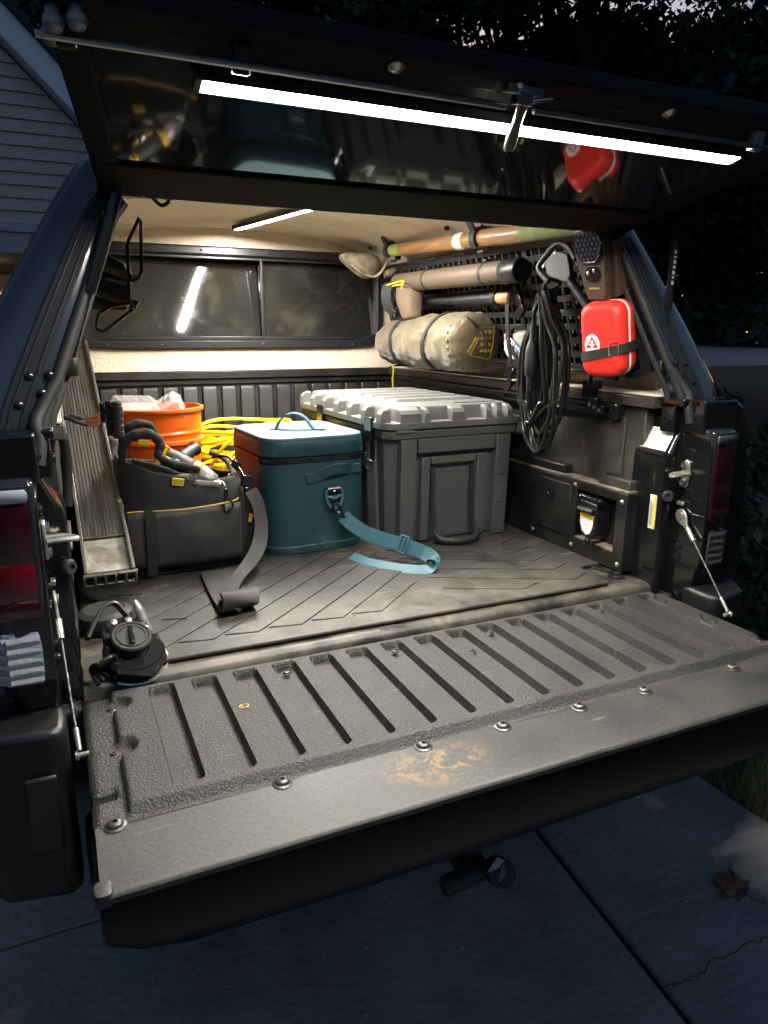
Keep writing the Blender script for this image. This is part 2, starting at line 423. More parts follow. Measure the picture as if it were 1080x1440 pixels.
# far wall of the bed with its ribs
fwl = M(); fwl.box2((-.74, 1.684, -.05), (.74, 1.73, .455)); fwl.box2((-.74, 1.662, .455), (.74, 1.73, .488)); fwl.box2((-.70,1.674,.432),(.70,1.684,.455))
fw_o = obj('front_wall', fwl, 'bed_plastic', TR, bevel=.004)
rb = M(); rb.loft([[(-.029,-.012,0),(.029,-.012,0),(.032,0,0),(-.032,0,0)],[(-.029,-.012,.405),(.029,-.012,.405),(.032,0,.405),(-.032,0,.405)],[(-.026,-.006,.418),(.026,-.006,.418),(.031,0,.421),(-.031,0,.421)]])
rib0 = None
for k in range(18):
    x = -.665+.0782*k
    if rib0 is None:
        rib0 = obj('rib', rb, 'bed_plastic', None, bevel=.003); rib0.parent = fw_o; 
    else: rib0_c = dup(rib0, fw_o)
    (rib0 if k == 0 else rib0_c).location = Vector((x, 1.684, .006))-Vector((0, .8, GZ))
# right and left bed walls
for s, nm in ((1, 'side_wall'), (-1, 'side_wall')):
    w = M()
    w.box2((s*.70, .10, -.05), (s*.74, 1.70, .458))
    w.box2((s*.682, .06, .458), (s*.76, 1.665, .486))           # top flange
    w.box2((s*.690, .13, .235), (s*.70, .34, .245)) if s < 0 else None
    wo = obj(nm, w, 'bed_wall', TR, bevel=.003)
    wh = M(); wh.rrbox(.17, .80, 0, .236, .05, .02, cx=s*.62, cy=1.16); obj('wheel_housing', wh, 'bed_plastic', TR)
    if s > 0:
        pad = M(); pad.box2((.692, .165, .262), (.70, .225, .425)); obj('pad', pad, 'bed_wall', wo, bevel=.006, seg=3)
        # lower storage panel with a lid and an outlet pocket
        pn = M()
        z0, z1 = .012, .228; ya, yb = .098, .72
        pn.box2((.660, .302, z0), (.70, yb, z1)); pn.box2((.660, ya, z0), (.70, .138, z1))
        pn.box2((.660, .138, .204), (.70, .302, z1)); pn.box2((.660, .138, z0), (.70, .302, .060)); pn.box2((.697,.138,.06),(.70,.302,.204))
        pno = obj('storage_panel', pn, 'bed_plastic', TR, bevel=.0025)
        sh = M(); sh.box2((.664, .10, .2285), (.7, .9, .236)); obj('shelf', sh, 'dust_shelf', pno, bevel=.002)
        sh = M(); sh.box2((.662, .141, .0605), (.696, .299, .064)); obj('pocket_floor', sh, 'dust_shelf', pno)
        st = M(); st.prism([(.105,.236),(.108,.262),(.205,.262),(.235,.236)], .672, .70, 'x'); obj('step', st, 'bed_wall', pno, bevel=.003)
        st = M(); st.box2((.668, .375, .2365), (.7, .78, .262)); obj('step', st, 'bed_plastic', pno, bevel=.003)
        ld = M(); ld.box2((.6555, .325, .055), (.664, .478, .213)); obj('lid', ld, 'bed_plastic', pno, bevel=.006, seg=3)
        lk = M(); lk.lathe([(.013,0),(.017,.001),(.017,.004),(.012,.005),(.010,.001),(.0,.001)], 20, (.6555,.415,.175), rot_to((-1,0,0))); obj('lock', lk, 'black_gloss', pno)
        sc = M(); sc.lathe([(.0065,0),(.0065,.002),(.004,.004),(.0,.004)], 12, (0,0,0), rot_to((-1,0,0)))
        s0 = None
        for (y, z) in ((.115,.205),(.115,.03),(.31,.216),(.31,.034),(.50,.034)):
            p = Vector((.660, y, z))-Vector((0,.8,GZ))
            if s0 is None: s0 = obj('screw', sc, 'zinc', None); s0.parent = pno; s0.location = p
            else: dup(s0, pno, p)
        oc = M(); oc.prism([(.192,.182),(.262,.186),(.262,.12),(.247,.088),(.22,.074),(.2,.08),(.188,.11)], .640, .694, 'x')
        oco = obj('outlet_cover', oc, 'black_plastic', TR, bevel=.005, seg=3)
        hg = M(); hg.tube([(.652,.180,.188),(.652,.272,.192)], .008, 10)
        for yy in (.185,.2,.245,.262): hg.tube([(.652,yy,.1886),(.652,yy+.008,.189)], .0105, 10)
        obj('hinge', hg, 'black_gloss', oco)
        brow = M(); brow.box((.634,.226,.160),(.02,.062,.014),(0,.5,0)); obj('lid_brow', brow, 'black_plastic', oco, bevel=.004)
        lb = M(); lb.cur = 0
        lb.prism([(.198,.148),(.252,.151),(.252,.118),(.243,.098),(.226,.089),(.21,.095),(.200,.115)], .6385, .6397, 'x')
        obj('warning_label', lb, 'sticker_white', oco)
        lb = M(); lb.prism([(.1975,.136),(.2525,.139),(.2525,.1525),(.1975,.1495)], .6372, .6384, 'x'); obj('warning_band', lb, 'sticker_yellow', oco)
        tb = M(); tb.box((.642,.222,.070),(.01,.018,.016)); obj('pull_tab', tb, 'black_plastic', oco, bevel=.003)
# tailgate jambs
for s in (1, -1):
    A = M()
    prof = [(.125,-.06),(.125,.40),(.118,.425),(.02,.425),(.016,.40),(.010,.36),(.012,-.06)]
    # inner corner block: vertical face, then a shoulder that slopes outwards to the top
    def row(y, dx=0):
        return [(s*(.695+dx), y, -.06), (s*(.695+dx), y, .332), (s*(.700+dx), y, .350), (s*(.738), y, .418), (s*.78, y, .418), (s*.78, y, -.06)]
    A.loft([row(.125), row(.03), row(.018, .004), row(.012, .014)])
    jo = obj('bed_pillar', A, 'black_paint', TR, bevel=.004, seg=3)
    B = M(); B.prism([(.012,-.10),(.012,.395),(-.010,.405),(-.082,.392),(-.090,.37),(-.092,.1),(-.05,-.04),(-.02,-.10)], s*.735, s*.79, 'x')
    B.box2((s*.737, -.088, .20), (s*.732, .0, .206))
    obj('jamb', B, 'black_paint', TR, bevel=.006, seg=3)
    Cb = M(); Cb.box2((s*.728, -.06, .405), (s*.84, .11, .487)); Cb.box2((s*.708, .012, .40), (s*.735, .06, .47)); Cb.box2((s*.70, -.02, .470), (s*.84, .13, .489))
    obj('rail_end', Cb, 'black_paint', TR, bevel=.005, seg=3)
    sc = M(); q = rot_to((-s, 0, 0)); sc.lathe([(.012,0),(.012,.002),(.008,.003),(.0075,.006),(.004,.006),(.004,.003),(0,.003)], 14, (0,0,0), q)
    s0 = None
    for p in ((.728,-.022,.446),(.708,.036,.432),(.735,-.03,.357),(.735,-.018,.112),(.735,-.018,.085)):
        v = Vector((s*p[0], p[1], p[2]))-Vector((0,.8,GZ))
        if s0 is None: s0 = obj('bolt', sc, 'black_gloss', None); s0.parent = TR; s0.location = v
        else: dup(s0, TR, v)
    bp = M(); bp.lathe([(.013,0),(.0145,.004),(.0145,.010),(.012,.014),(.006,.014),(.005,.009),(0,.009)], 18, (s*(.705), .004, .243), rot_to((-s*.75,-.66,0))); obj('bump_stop', bp, 'seal', TR)
    st = M(); q = frame((s*.7335, -.020, .302), (0,-s,0), (0,0,1))
    st.prism([(q @ Vector((x, z, 0))).yz for x, z in [(.017*math.cos(a)*(.8 if abs(math.sin(a))<.6 else 1), .036*math.sin(a)) for a in [2*PI*k/20 for k in range(20)]]], s*.735, s*.729, 'x')
    sto = obj('striker', st, 'zinc', TR, bevel=.002)
    b2 = M(); b2.lathe([(.009,0),(.009,.006),(.004,.006),(.004,.003),(0,.003)], 8, (s*.729,-.016,.324), rot_to((-s,0,0))); b2.lathe([(.009,0),(.009,.006),(.004,.006),(.004,.003),(0,.003)], 8, (s*.729,-.016,.278), rot_to((-s,0,0)))
    obj('striker_bolt', b2, 'steel', sto)
    b3 = M(); b3.tube(spline([(s*.729,-.036,.303),(s*.70,-.032,.303),(s*.684,-.026,.300),(s*.684,-.016,.300),(s*.70,-.010,.303),(s*.729,-.008,.303)], 6), .0046, 8); obj('striker_loop', b3, 'zinc', sto)
    # support cable
    end = Vector((s*.712, -.205, .004))
    top = Vector((s*.727, -.022, .196))
    d = (end-top).normalized()
    sh = M(); q = frame(top, d, (0,-d.z,d.y))
    ring = [(q @ Vector((x, y, 0))) for x, y in [(.030,.006),(.018,.014),(.004,.017),(-.010,.014),(-.016,0),(-.010,-.014),(.004,-.017),(.018,-.014),(.030,-.006),(.062,-.0055),(.062,.0055)]]
    nrm = Vector((s*.0028, 0, 0)); sh.loft([[p-nrm for p in ring], [p+nrm for p in ring]])
    cbo = obj('tailgate_cable', sh, 'zinc', TR, bevel=.0015)
    fr = M(); fr.tube([top+d*.04, top+d*.075], .0062, 10); obj('ferrule', fr, 'zinc', cbo)
    fr = M(); fr.tube([end-d*.036, end], .0045, 10); obj('ferrule', fr, 'zinc', cbo)
    fr = M(); fr.lathe([(.0075,0),(.0075,.004),(.0045,.006),(.0045,.020),(0,.020)], 12, end+Vector((s*.006,-.004,-.006)), rot_to((-s,0,0))); obj('anchor_bolt', fr, 'zinc', cbo)
    fr = M(); fr.lathe([(.009,-.003),(.009,.006),(.005,.006),(0,.006)], 12, top, rot_to((-s,0,0))); obj('stud', fr, 'zinc', cbo)
    fr = M(); fr.box(top+Vector((0,.004,.03)), (.008,.02,.009)); obj('keeper', fr, 'zinc', cbo, bevel=.001)
    cb = M(); P = []
    a0, a1 = top+d*.07, end-d*.03
    cb.tube([a0.lerp(a1, k/30)+Vector((0,-.003*math.sin(PI*k/30),-.003*math.sin(PI*k/30))) for k in range(31)], .0017, 8)
    for q_ in range(3):     # twisted strands
        pp = []
        for k in range(91):
            t = k/90; c = a0.lerp(a1, t)+Vector((0,-.003*math.sin(PI*t),-.003*math.sin(PI*t))); an = 2*PI*(t*16+q_/3)
            pp.append(c+Vector((math.cos(an), 0, 0))*.0012+d.cross(Vector((1,0,0))).normalized()*math.sin(an)*.0012)
        cb.tube(pp, .0010, 5)
    obj('cable', cb, 'steel_cable', cbo)
    # tail light
    tl = M()
    L = []
    for z, ix, ox, yb in ((.035,.752,.800,-.060),(.045,.746,.815,-.078),(.10,.740,.825,-.089),(.25,.736,.836,-.093),(.37,.735,.842,-.092),(.412,.738,.838,-.088),(.418,.744,.83,-.08)):
        L.append([(s*x, y, z) for x, y in ((ix,.0),(ix,yb+.006),(ix+.006,yb),(ix+(ox-ix)*.7,yb+.003),(ox,yb+.022),(ox+.028,yb+.08),(ox+.03,.10),(ix,.10))])
    tl.loft(L)
    tlo = obj('tail_light', tl, 'lens_bezel', TR, bevel=.004, seg=3)
    def lens(nm, za, zb, mt, inset=.004, ixo=.009):
        q = M(); LL = []
        for k in range(5):
            z = za+(zb-za)*k/4
            ix = .738+ixo; ox = .838 if z > .2 else .826; yb = -.092 if z > .12 else -.090
            e = .0035 if k in (0, 4) else 0
            LL.append([(s*x, y, z) for x, y in ((ix+e,yb+.01),(ix+e,yb-.0035+e),(ix+(ox-ix)*.7,yb-.001+e),(ox+.001,yb+.020),(ox+.029,yb+.08),(ox-.01,yb+.09))])
        q.loft(LL); return obj(nm, q, mt, tlo)
    lens('clear_band', .384, .405, 'lens_clear' if s < 0 else 'lens_clear_shaded')  # right lamp takes the lens copies with painted-in shade
    lens('red_lens', .285, .382, 'lens_red_dark' if s < 0 else 'lens_red_shaded'); lens('red_lens', .222, .286, 'lens_red' if s < 0 else 'lens_red_shaded'); lens('red_lens', .19, .2225, 'lens_red_dark' if s < 0 else 'lens_red_shaded')
    LC = 'lens_clear' if s < 0 else 'lens_clear_shaded'; rv = lens('reverse_lens', .076, .168, LC, ixo=.014)
    pr = M()
    rg = random.Random(6)
    for a in range(11):
        for b in range(9):
            pr.box((s*(.757+.0072*a), -.0938+(.0 if a < 7 else .0042*(a-6)), .086+.0090*b), (.0066, .003, .0080), (.22*(1 if b % 2 else -1), 0, rg.uniform(-.06,.06)))
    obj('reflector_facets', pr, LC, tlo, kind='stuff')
    # bed side and bumper
    q = M(); q.loft([[(s*x, y, z) for x, z in ((.80,.482),(.845,.484),(.872,.468),(.885,.43),(.915,.30),(.925,.1),(.905,-.2),(.86,-.34),(.80,-.34))] for y in (-.055,-.01,.8,1.75)])
    obj('bed_side', q, 'black_paint', TR, bevel=.01, seg=3)
    bm = M(); bm.loft([[(s*x, y, z) for x, y in ((.735,-.04),(.728,-.10),(.730,-.140),(.748,-.155),(.85,-.135),(.90,-.06),(.90,.25),(.85,.25),(.85,-.04))] for z in (-.30,-.22,-.02,.016)])
    bmo = obj('bumper_end', bm, 'bumper', TR, bevel=.012, seg=3)
    rec = M(); rec.box2((s*.75, -.158, -.20), (s*.80, -.148, -.06)); obj('bumper_pad', rec, 'black_plastic', bmo, bevel=.005)
# warning stickers on the right pillar only
st = M(); q = [(.7016,.112,.3545),(.7016,.024,.3535),(.7360,.022,.4150),(.7360,.105,.4155)]
n = (Vector(q[1])-Vector(q[0])).cross(Vector(q[2])-Vector(q[0])).normalized()
if n.x > 0: n = -n
def patch(nm, q, mt, off=.0012, par=TR):
    p = M(); A_ = [Vector(v)+n*.0002 for v in q]; p.loft([A_, [v+n*off for v in A_]]); return obj(nm, p, mt, par)
q = [Vector(v)+n*.0012 for v in q]
sto = patch('warning_sticker', q, 'sticker_white')
def bil(q, u, v): return q[0].lerp(q[1], u).lerp(q[3].lerp(q[2], u), v)
patch('sticker_header', [bil(q,0,.9)+n*.001, bil(q,1,.9)+n*.001, bil(q,1,1)+n*.001, bil(q,0,1)+n*.001], 'sticker_yellow', par=sto)
tx = M()
for k in range(11):
    v0 = .08+.073*k
    for u0, u1 in ((.06,.46),(.52,.95)):
        if (k*7+int(u0*10)) % 5 == 0: continue
        tx.loft([[bil(q,u0,v0)+n*.0014, bil(q,u1-.1*((k*3) % 3)/3,v0)+n*.0014, bil(q,u1-.1*((k*3) % 3)/3,v0+.028)+n*.0014, bil(q,u0,v0+.028)+n*.0014], [bil(q,u0,v0)+n*.0018, bil(q,u1,v0)+n*.0018, bil(q,u1,v0+.028)+n*.0018, bil(q,u0,v0+.028)+n*.0018]])
obj('sticker_print', tx, 'print_grey', sto)
st = M(); st.box2((.6937, .030, .148), (.695, .052, .238)); so = obj('load_label', st, 'sticker_white', TR)
st = M(); st.box2((.6925, .0305, .150), (.6936, .0375, .236)); obj('label_band', st, 'sticker_yellow', so)
st = M()
for k in range(5): st.box2((.6926, .040+.0022*k, .156), (.6936, .0408+.0022*k, .230-.01*(k % 3)))
obj('label_print', st, 'print_grey', so)

# ---- tailgate
TGz = -.002
tg = M()
prof = [(.004,-.020),(-.400,-.020),(-.500,-.022),(-.514,-.028),(-.519,-.040),(-.519,-.10),(-.513,-.130),(-.495,-.150),(-.30,-.165),(-.06,-.145),(.004,-.10)]
xs = [-.703,-.697,-.66,-.60,-.35,0,.35,.60,.66,.697,.703]
tg.loft([[(x, y, z*(1 if z > -.05 else np.interp(abs(x), [.35,.60,.66,.697,.703], [1,.95,.86,.72,.68]))) for y, z in prof] for x in xs])
tgo = obj('tailgate', tg, 'tailgate_skin', TR, bevel=.004, seg=3)
gx = [-.566+.0790*k for k in range(16)]
hw = .0225
def sdg(x, y):      # depth of the liner surface below its top level
    h = 0.
    for g_ in gx:
        if abs(x-g_) < .04:
            yc, hy = -.188, .161
            qx, qy = abs(x-g_)-(hw-.010), abs(y-yc)-(hy-.010)
            sd = math.hypot(max(qx, 0), max(qy, 0))+min(max(qx, qy), 0)-.010
            t = min(1, max(0, .5-sd/.0042)); t = t*t*(3-2*t)
            h = max(h, .0165*t)
    for s in (-1, 1):     # lower strip along either side with scallops round the screws
        sd = (.654-abs(x)) if s*x > 0 else 1
        if s*x > 0:
            for (cx, cy, rr_) in ((.648,-.064,.024),(.652,-.212,.024)):
                sd = min(sd, math.hypot(abs(x)-cx, y-cy)-rr_)
            if -.31 > y > -.33: pass
            t = min(1, max(0, .5-sd/.008)); h = max(h, .013*t*t*(3-2*t))
            sd2 = max(abs(abs(x)-.69)-.022, abs(y+.318)-.012)
            t = min(1, max(0, .5-sd2/.008)); h = max(h, .013*(1 if abs(x) > .654 else 0)+.012*t)
    t = min(1, max(0, (-.366-y)/.016)); h = max(h, .0135*t)
    e = max(0, (y+.020)/.010); h += .006*min(1, e)**2
    e = max(0, (abs(x)-.690)/.012); h += .008*min(1, e)**2
    return h
X = set()
for g_ in gx:
    for o in (0, .010, .0165, .0185, .0205, .0225, .0245, .0265, .029, .036): X.add(round(g_+o, 4)); X.add(round(g_-o, 4))
for o in np.arange(.60, .703, .004): X.add(round(float(o), 4)); X.add(round(-float(o), 4))
X.add(.702); X.add(-.702)
X = sorted(X); Xs = [X[0]]
for x in X[1:]:
    if x-Xs[-1] > .0012: Xs.append(x)
Y = sorted(set([round(-.012-.0035*k, 4) for k in range(13)]+[round(-.06-.0062*k, 4) for k in range(45)]+[round(-.335-.0028*k, 4) for k in range(21)]))
vs = []; fs = []
for y in Y:
    for x in Xs: vs.append((x, y, -sdg(x, y)-.0015*math.sin(x*9+1)*math.sin(y*7)))
nx = len(Xs)
for i in range(len(Y)-1):
    for k in range(nx-1): fs.append((i*nx+k, i*nx+k+1, (i+1)*nx+k+1, (i+1)*nx+k))
ln = M(); ln.add(vs, fs)
obj('liner', ln, 'liner', TR if False else tgo, angle=60)
lp = M(); L = []
rng = random.Random(5)
for k in range(61):
    x = -.700+1.40*k/60
    w = .0012*noise.noise(Vector((x*9, 0, 0)))
    zt = -.0138
    L.append([(x, -.386, zt-.004), (x, -.386, zt), (x, -.45, zt+.0006), (x, -.512+w, zt+.0004), (x, -.5185+w, zt-.0008), (x, -.5215+w, zt-.004), (x, -.5205+w, zt-.012), (x, -.51, zt-.018), (x, -.50, zt-.004)])
lp.loft(L)
obj('lip_plate', lp, 'liner_lip', tgo, angle=50)
nub = M(); nub.rrbox(.022,.03,-.03,-.010,.008,.004,cx=-.697,cy=-.508); obj('corner_nub', nub, 'liner_lip', tgo)
sc = M(); sc.lathe([(.0155,0),(.0155,.0015),(.0115,.003),(.011,.005),(.008,.0075),(.0035,.0082),(.0035,.005),(0,.005)], 20)
sm = M(); sm.lathe([(.008,0),(.008,.001),(.006,.002),(.005,.0045),(.002,.005),(.002,.003),(0,.003)], 14)
b0 = None; b1 = None
for x, y in ((-.674,-.391),(-.437,-.392),(-.199,-.392),(-.046,-.394),(.117,-.396),(.27,-.397),(.504,-.398),(.66,-.398)):
    v = Vector((x, y, -.0138))-Vector((0,.8,GZ))
    if b0 is None: b0 = obj('bolt', sc, 'bolt_dark', None); b0.parent = tgo; b0.location = v
    else: dup(b0, tgo, v)
for x, y, z in ((-.329,-.057,-.0115),(-.092,-.057,-.0115),(.145,-.057,-.0115),(.461,-.057,-.0115),(-.657,-.064,-.013),(-.662,-.212,-.013),(.657,-.064,-.013),(.662,-.212,-.013),(.06,-.12,-.0115)):
    v = Vector((x, y, z))-Vector((0,.8,GZ))
    if b1 is None: b1 = obj('screw', sm, 'bolt_dark', None); b1.parent = tgo; b1.location = v
    else: dup(b1, tgo, v)
mk = text_mb('62', .021, Matrix.Translation((-.441,-.170,.0014)) @ Matrix.Rotation(R(-14), 4, 'Z'), .0003); obj('crayon_mark', mk, 'print_yellow', tgo)
# hinge hardware at either end, hitch below
for s in (1, -1):
    hgm = M(); hgm.tube([(s*.70,.004,-.04),(s*.745,.004,-.04)], .016, 14); hgm.tube([(s*.712,.004,-.04),(s*.722,.004,-.04)], .023, 14)
    obj('hinge', hgm, 'black_metal', TR)
ht = M(); ht.box2((-.03,-.10,-.46),(.03,.6,-.40)); ht.box2((-.036,-.12,-.466),(.036,-.09,-.394))
hto = obj('hitch_receiver', ht, 'black_metal', TR, bevel=.004)
bl = M(); bl.box2((-.024,-.26,-.455),(.024,-.10,-.407)); bl.lathe([(.018,0),(.018,.02),(.012,.025),(.012,.04),(.02,.05),(.025,.065),(.02,.08),(0,.085)], 18, (0,-.235,-.407))
obj('ball_mount', bl, 'seal', hto, bevel=.004)
cx, cy, cz = .010, -.31, -.40
lk = M(); lk.lathe([(.0,-.05),(.017,-.05),(.020,-.046),(.020,.046),(.017,.05),(0,.05)], 20, (-.045,-.29,-.405), rot_to((1,.0,.1))); lk.lathe([(0,-.026),(.025,-.026),(.028,-.023),(.028,.023),(.025,.026),(0,.026)], 22, (cx+.012,cy,cz), rot_to((-.25,-.8,.55)))
obj('coupler_lock', lk, 'seal', hto)
q = frame((cx+.0055,cy-.0225,cz+.0155), (.55,.25,.80), (-.75,.5,.3)) 
lt = text_mb('MEET', .013, q, .0004); lt2 = M(); lt2.add([tuple(q @ Vector(v)) for v in ((.024,.006,.0),(.024,.022,0),(-.012,.030,0),(.006,.012,0),(.024,.006,.0006),(.024,.022,.0006),(-.012,.030,.0006),(.006,.012,.0006))], [(0,1,2,3),(7,6,5,4),(0,4,5,1),(1,5,6,2),(2,6,7,3),(3,7,4,0)])
lt.add(lt2.v, lt2.f); obj('lock_logo', lt, 'print_grey', hto, smooth=False)
for s in (1, -1):
    ch = M(); ch.tube(spline([(s*.055,-.10,-.43),(s*.075,-.125,-.44),(s*.085,-.13,-.47),(s*.07,-.125,-.49),(s*.052,-.11,-.465)], 6, True), .006, 8, closed=True); obj('chain_loop', ch, 'seal', hto)
wp = M(); wp.lathe([(.0,0),(.024,0),(.027,.01),(.027,.05),(.022,.055),(0,.055)], 18, (.16,-.10,-.40), rot_to((0,-1,-.2))); wp.box2((.12,-.09,-.44),(.20,-.06,-.36)); obj('wiring_plug', wp, 'seal', hto)
bb = M(); bb.box2((-.72,-.13,-.33),(.72,-.03,-.22)); obj('bumper_bar', bb, 'bumper', TR, bevel=.015, seg=3)
# cab beyond the bed
cb = M()
cb.loft([[(x, y, z) for x, z in ((-.90,-.35),(-.93,.1),(-.91,.45),(-.72,1.0),(-.60,1.06),(0,1.085),(.60,1.06),(.72,1.0),(.91,.45),(.93,.1),(.90,-.35))] for y in (1.80,1.86,2.9,3.0)])
cbo = obj('cab', cb, 'black_paint', TR, bevel=.02)
rw = M(); rw.box2((-.62,1.787,.52),(.62,1.80,.94)); obj('rear_window', rw, 'tint_glass', cbo, bevel=.01)
hd = M(); hd.loft([[(x, y, z) for x, z in ((-.92,-.35),(-.93,.1),(-.88,.34),(-.5,.40),(.5,.40),(.88,.34),(.93,.1),(.92,-.35))] for y in (3.0,3.9,4.05)]); obj('hood', hd, 'black_paint', TR, bevel=.02)
wh = M(); wh.lathe([(.20,-.12),(.34,-.12),(.37,-.09),(.37,.09),(.34,.12),(.20,.12)], 28, (0,0,0), rot_to((1,0,0)))
w0 = None
for x, y in ((-.80,1.1),(.80,1.1),(-.80,3.55),(.80,3.55)):
    v = Vector((x, y, GZ+.37))-Vector((0,.8,GZ))
    if w0 is None: w0 = obj('wheel', wh, 'seal', None); w0.parent = TR; w0.location = v
    else: dup(w0, TR, v)

# ================================================================== TRUCK CAP (canopy)
CAP = thing('truck_cap', 'dark blue black truck cap over the bed, cream carpet lining inside, rear hatch propped up', 'truck cap', (0, .8, .487))
OUT = [(.862,.487),(.858,.52),(.828,.58),(.792,.65),(.715,.78),(.655,.88),(.605,.945),(.50,1.015),(.30,1.05),(0,1.062)]
INN = [(.712,.4905),(.790,.493),(.797,.56),(.722,.72),(.637,.86),(.575,.945),(.45,1.0),(.2,1.028),(0,1.034)]
def mirror(p): return [(-x, z) for x, z in p]+[(x, z) for x, z in reversed(p[:-1])]
def resamp(p, n):
    P = [Vector(q) for q in p]; d = [0]
    for a, b in zip(P, P[1:]): d.append(d[-1]+(b-a).length)
    o = []
    for k in range(n):
        t = d[-1]*k/(n-1)
        i = max(j for j in range(len(d)-1) if d[j] <= t+1e-9)
        o.append(P[i].lerp(P[i+1], min(1, (t-d[i])/max(1e-9, d[i+1]-d[i]))))
    return [tuple(q) for q in o]
def smoothp(p): return [tuple(v)[:2] for v in spline([(x, z, 0) for x, z in p], 4)]
NP = 61
OUTr = resamp(smoothp(mirror(OUT)), NP); INNr = resamp(smoothp(mirror(INN)), NP)
OPEN = [(.725,.487),(.722,.50),(.578,.845),(.566,.866),(.548,.878),(.52,.882),(0,.884)]
OPENr = resamp(mirror(OPEN), NP)
def yr(z): return .0+.28*max(0, z-.487)
def scl(p, a):   # inset a closed-below outline by about a metres
    return [(x*(1-a/.70), .487+(z-.487)*(1-a/.55)) for x, z in p]
sh = M(); L = []
OPm = [((x*.93+ox*.07), (z*.93+oz*.07)) for (x, z), (ox, oz) in zip(OPENr, OUTr)]
L.append([(x, yr(z)+.055, z) for x, z in OPENr]); L.append([(x, yr(z)+.004, z) for x, z in OPENr]); L.append([(x, yr(z), z) for x, z in OPm])
for a in (90, 65, 40, 15, 0):
    ins = .042*(1-math.cos(R(a))); yo = .045*(1-math.sin(R(a)))
    L.append([(x, yr(z)+yo, z) for x, z in scl(OUTr, ins)])
for y in (.5, 1.2, 1.74, 1.77):
    L.append([(x, max(y, yr(z)+.1), z) for x, z in scl(OUTr, 0 if y < 1.75 else .02)])
sh.loft(L, False, False, closed=False)
obj('shell', sh, 'shell_paint', CAP, angle=55)
fr = M(); fr.loft([[(x, 1.764, z) for x, z in scl(OUTr, .02)], [(x, 1.775, z) for x, z in scl(OUTr, .02)]]); obj('front_panel', fr, 'shell_paint', CAP)
hl = M(); hl.loft([[(x, max(y, yr(z)+.055), z) for x, z in INNr] for y in (.06,.3,.7,1.1,1.5,1.60,1.64,1.665)], False, False, closed=False)
obj('headliner', hl, 'carpet', CAP, angle=60)
lg = M()
for s in (1, -1):
    lg = M(); lg.box2((s*.686, .055, .4875), (s*.80, 1.64, .4935)); obj('ledge_lining', lg, 'carpet_ledge', CAP, bevel=.002)
# lined front wall with the window opening
HOLE = []
wx, wz0, wz1, rr_ = .640, .580, .958, .075
for k in range(72):
    a = 2*PI*(k+.5)/72
    HOLE.append(a)
def rrp(a, w, h, r, cx, cz):
    dx, dz = math.cos(a), math.sin(a); lo, hi = 0, 3
    for _ in range(40):
        t = (lo+hi)/2; qx, qy = abs(dx*t)-(w-r), abs(dz*t)-(h-r)
        sd = math.hypot(max(qx, 0), max(qy, 0))+min(max(qx, qy), 0)-r
        if sd > 0: hi = t
        else: lo = t
    return (cx+dx*lo, cz+dz*lo)
zc = (wz0+wz1)/2
def wloop(gr, y, tilt=0.):
    return [(x, y+tilt*(z-zc), z) for x, z in [rrp(a, wx+gr, (wz1-wz0)/2+gr, rr_+gr, 0, zc) for a in HOLE]]
def oloop(y):
    o = []
    P = [Vector(p) for p in INNr]+[Vector((.712,.4892)), Vector((-.712,.4892))]
    for a in HOLE:
        d = Vector((math.cos(a), math.sin(a))); best = 0
        for i in range(len(P)):
            p, q = P[i]-Vector((0, zc)), P[(i+1) % len(P)]-Vector((0, zc)); e = q-p
            den = d.x*e.y-d.y*e.x
            if abs(den) < 1e-9: continue
            t = (p.x*e.y-p.y*e.x)/den; u = (p.x*d.y-p.y*d.x)/den
            if t > 0 and -1e-6 <= u <= 1+1e-6: best = max(best, t)
        o.append((d.x*best, y, zc+d.y*best))
    return o
fwm = M(); fwm.loft([oloop(1.662), wloop(.02, 1.655), wloop(.0, 1.658), wloop(0, 1.755)], False, False); obj('front_lining', fwm, 'carpet', CAP, angle=60)
wf = M(); wf.loft([wloop(.006, 1.654), wloop(.006, 1.640), wloop(.0, 1.634), wloop(-.022, 1.634), wloop(-.028, 1.640), wloop(-.03, 1.652), wloop(-.03,1.675)], False, False)
wfo = obj('front_window', wf, 'alu_black', CAP, angle=30)
sb = M(); sb.box2((-.60,1.646,wz0+.030),(.60,1.660,wz0+.044)); sb.box2((-.60,1.648,wz1-.040),(.60,1.662,wz1-.030)); sb.box2((.104,1.642,wz0+.03),(.113,1.656,wz1-.03)); obj('slider_track', sb, 'alu_black', wfo, bevel=.002)
def pane(x0, x1, y, tilt, nm, yw=0.):
    p = M(); z0, z1 = wz0+.02, wz1-.02
    xm = (x0+x1)/2; Q = [(x, y+tilt*(z-zc)+yw*(x-xm), z) for x, z in ((x0,z0),(x1,z0),(x1,z1),(x0,z1))]
    p.loft([Q, [(x, yy+.004, z) for x, yy, z in Q]])
    return obj(nm, p, 'pane_glass', wfo, smooth=False)
pane(-.615, .110, 1.690, .150, 'pane', .075); pane(.105, .615, 1.676, .14, 'pane', .03)
sc = M(); sc.lathe([(.005,0),(.005,.001),(.003,.0025),(0,.0028)], 10, (0,0,0), rot_to((0,-1,0))); s0 = None
for x, z in [(-.5+.2*k, wz0-.012+.001) for k in range(6)]+[(-.4+.27*k, wz1+.011) for k in range(4)]:
    v = Vector((x, 1.6345, z if z > .7 else wz0+.011))-Vector((0,.8,.487))
    if z > .7: v.z = wz1-.011-.487
    if s0 is None: s0 = obj('screw', sc, 'black_gloss', None); s0.parent = wfo; s0.location = v
    else: dup(s0, wfo, v)
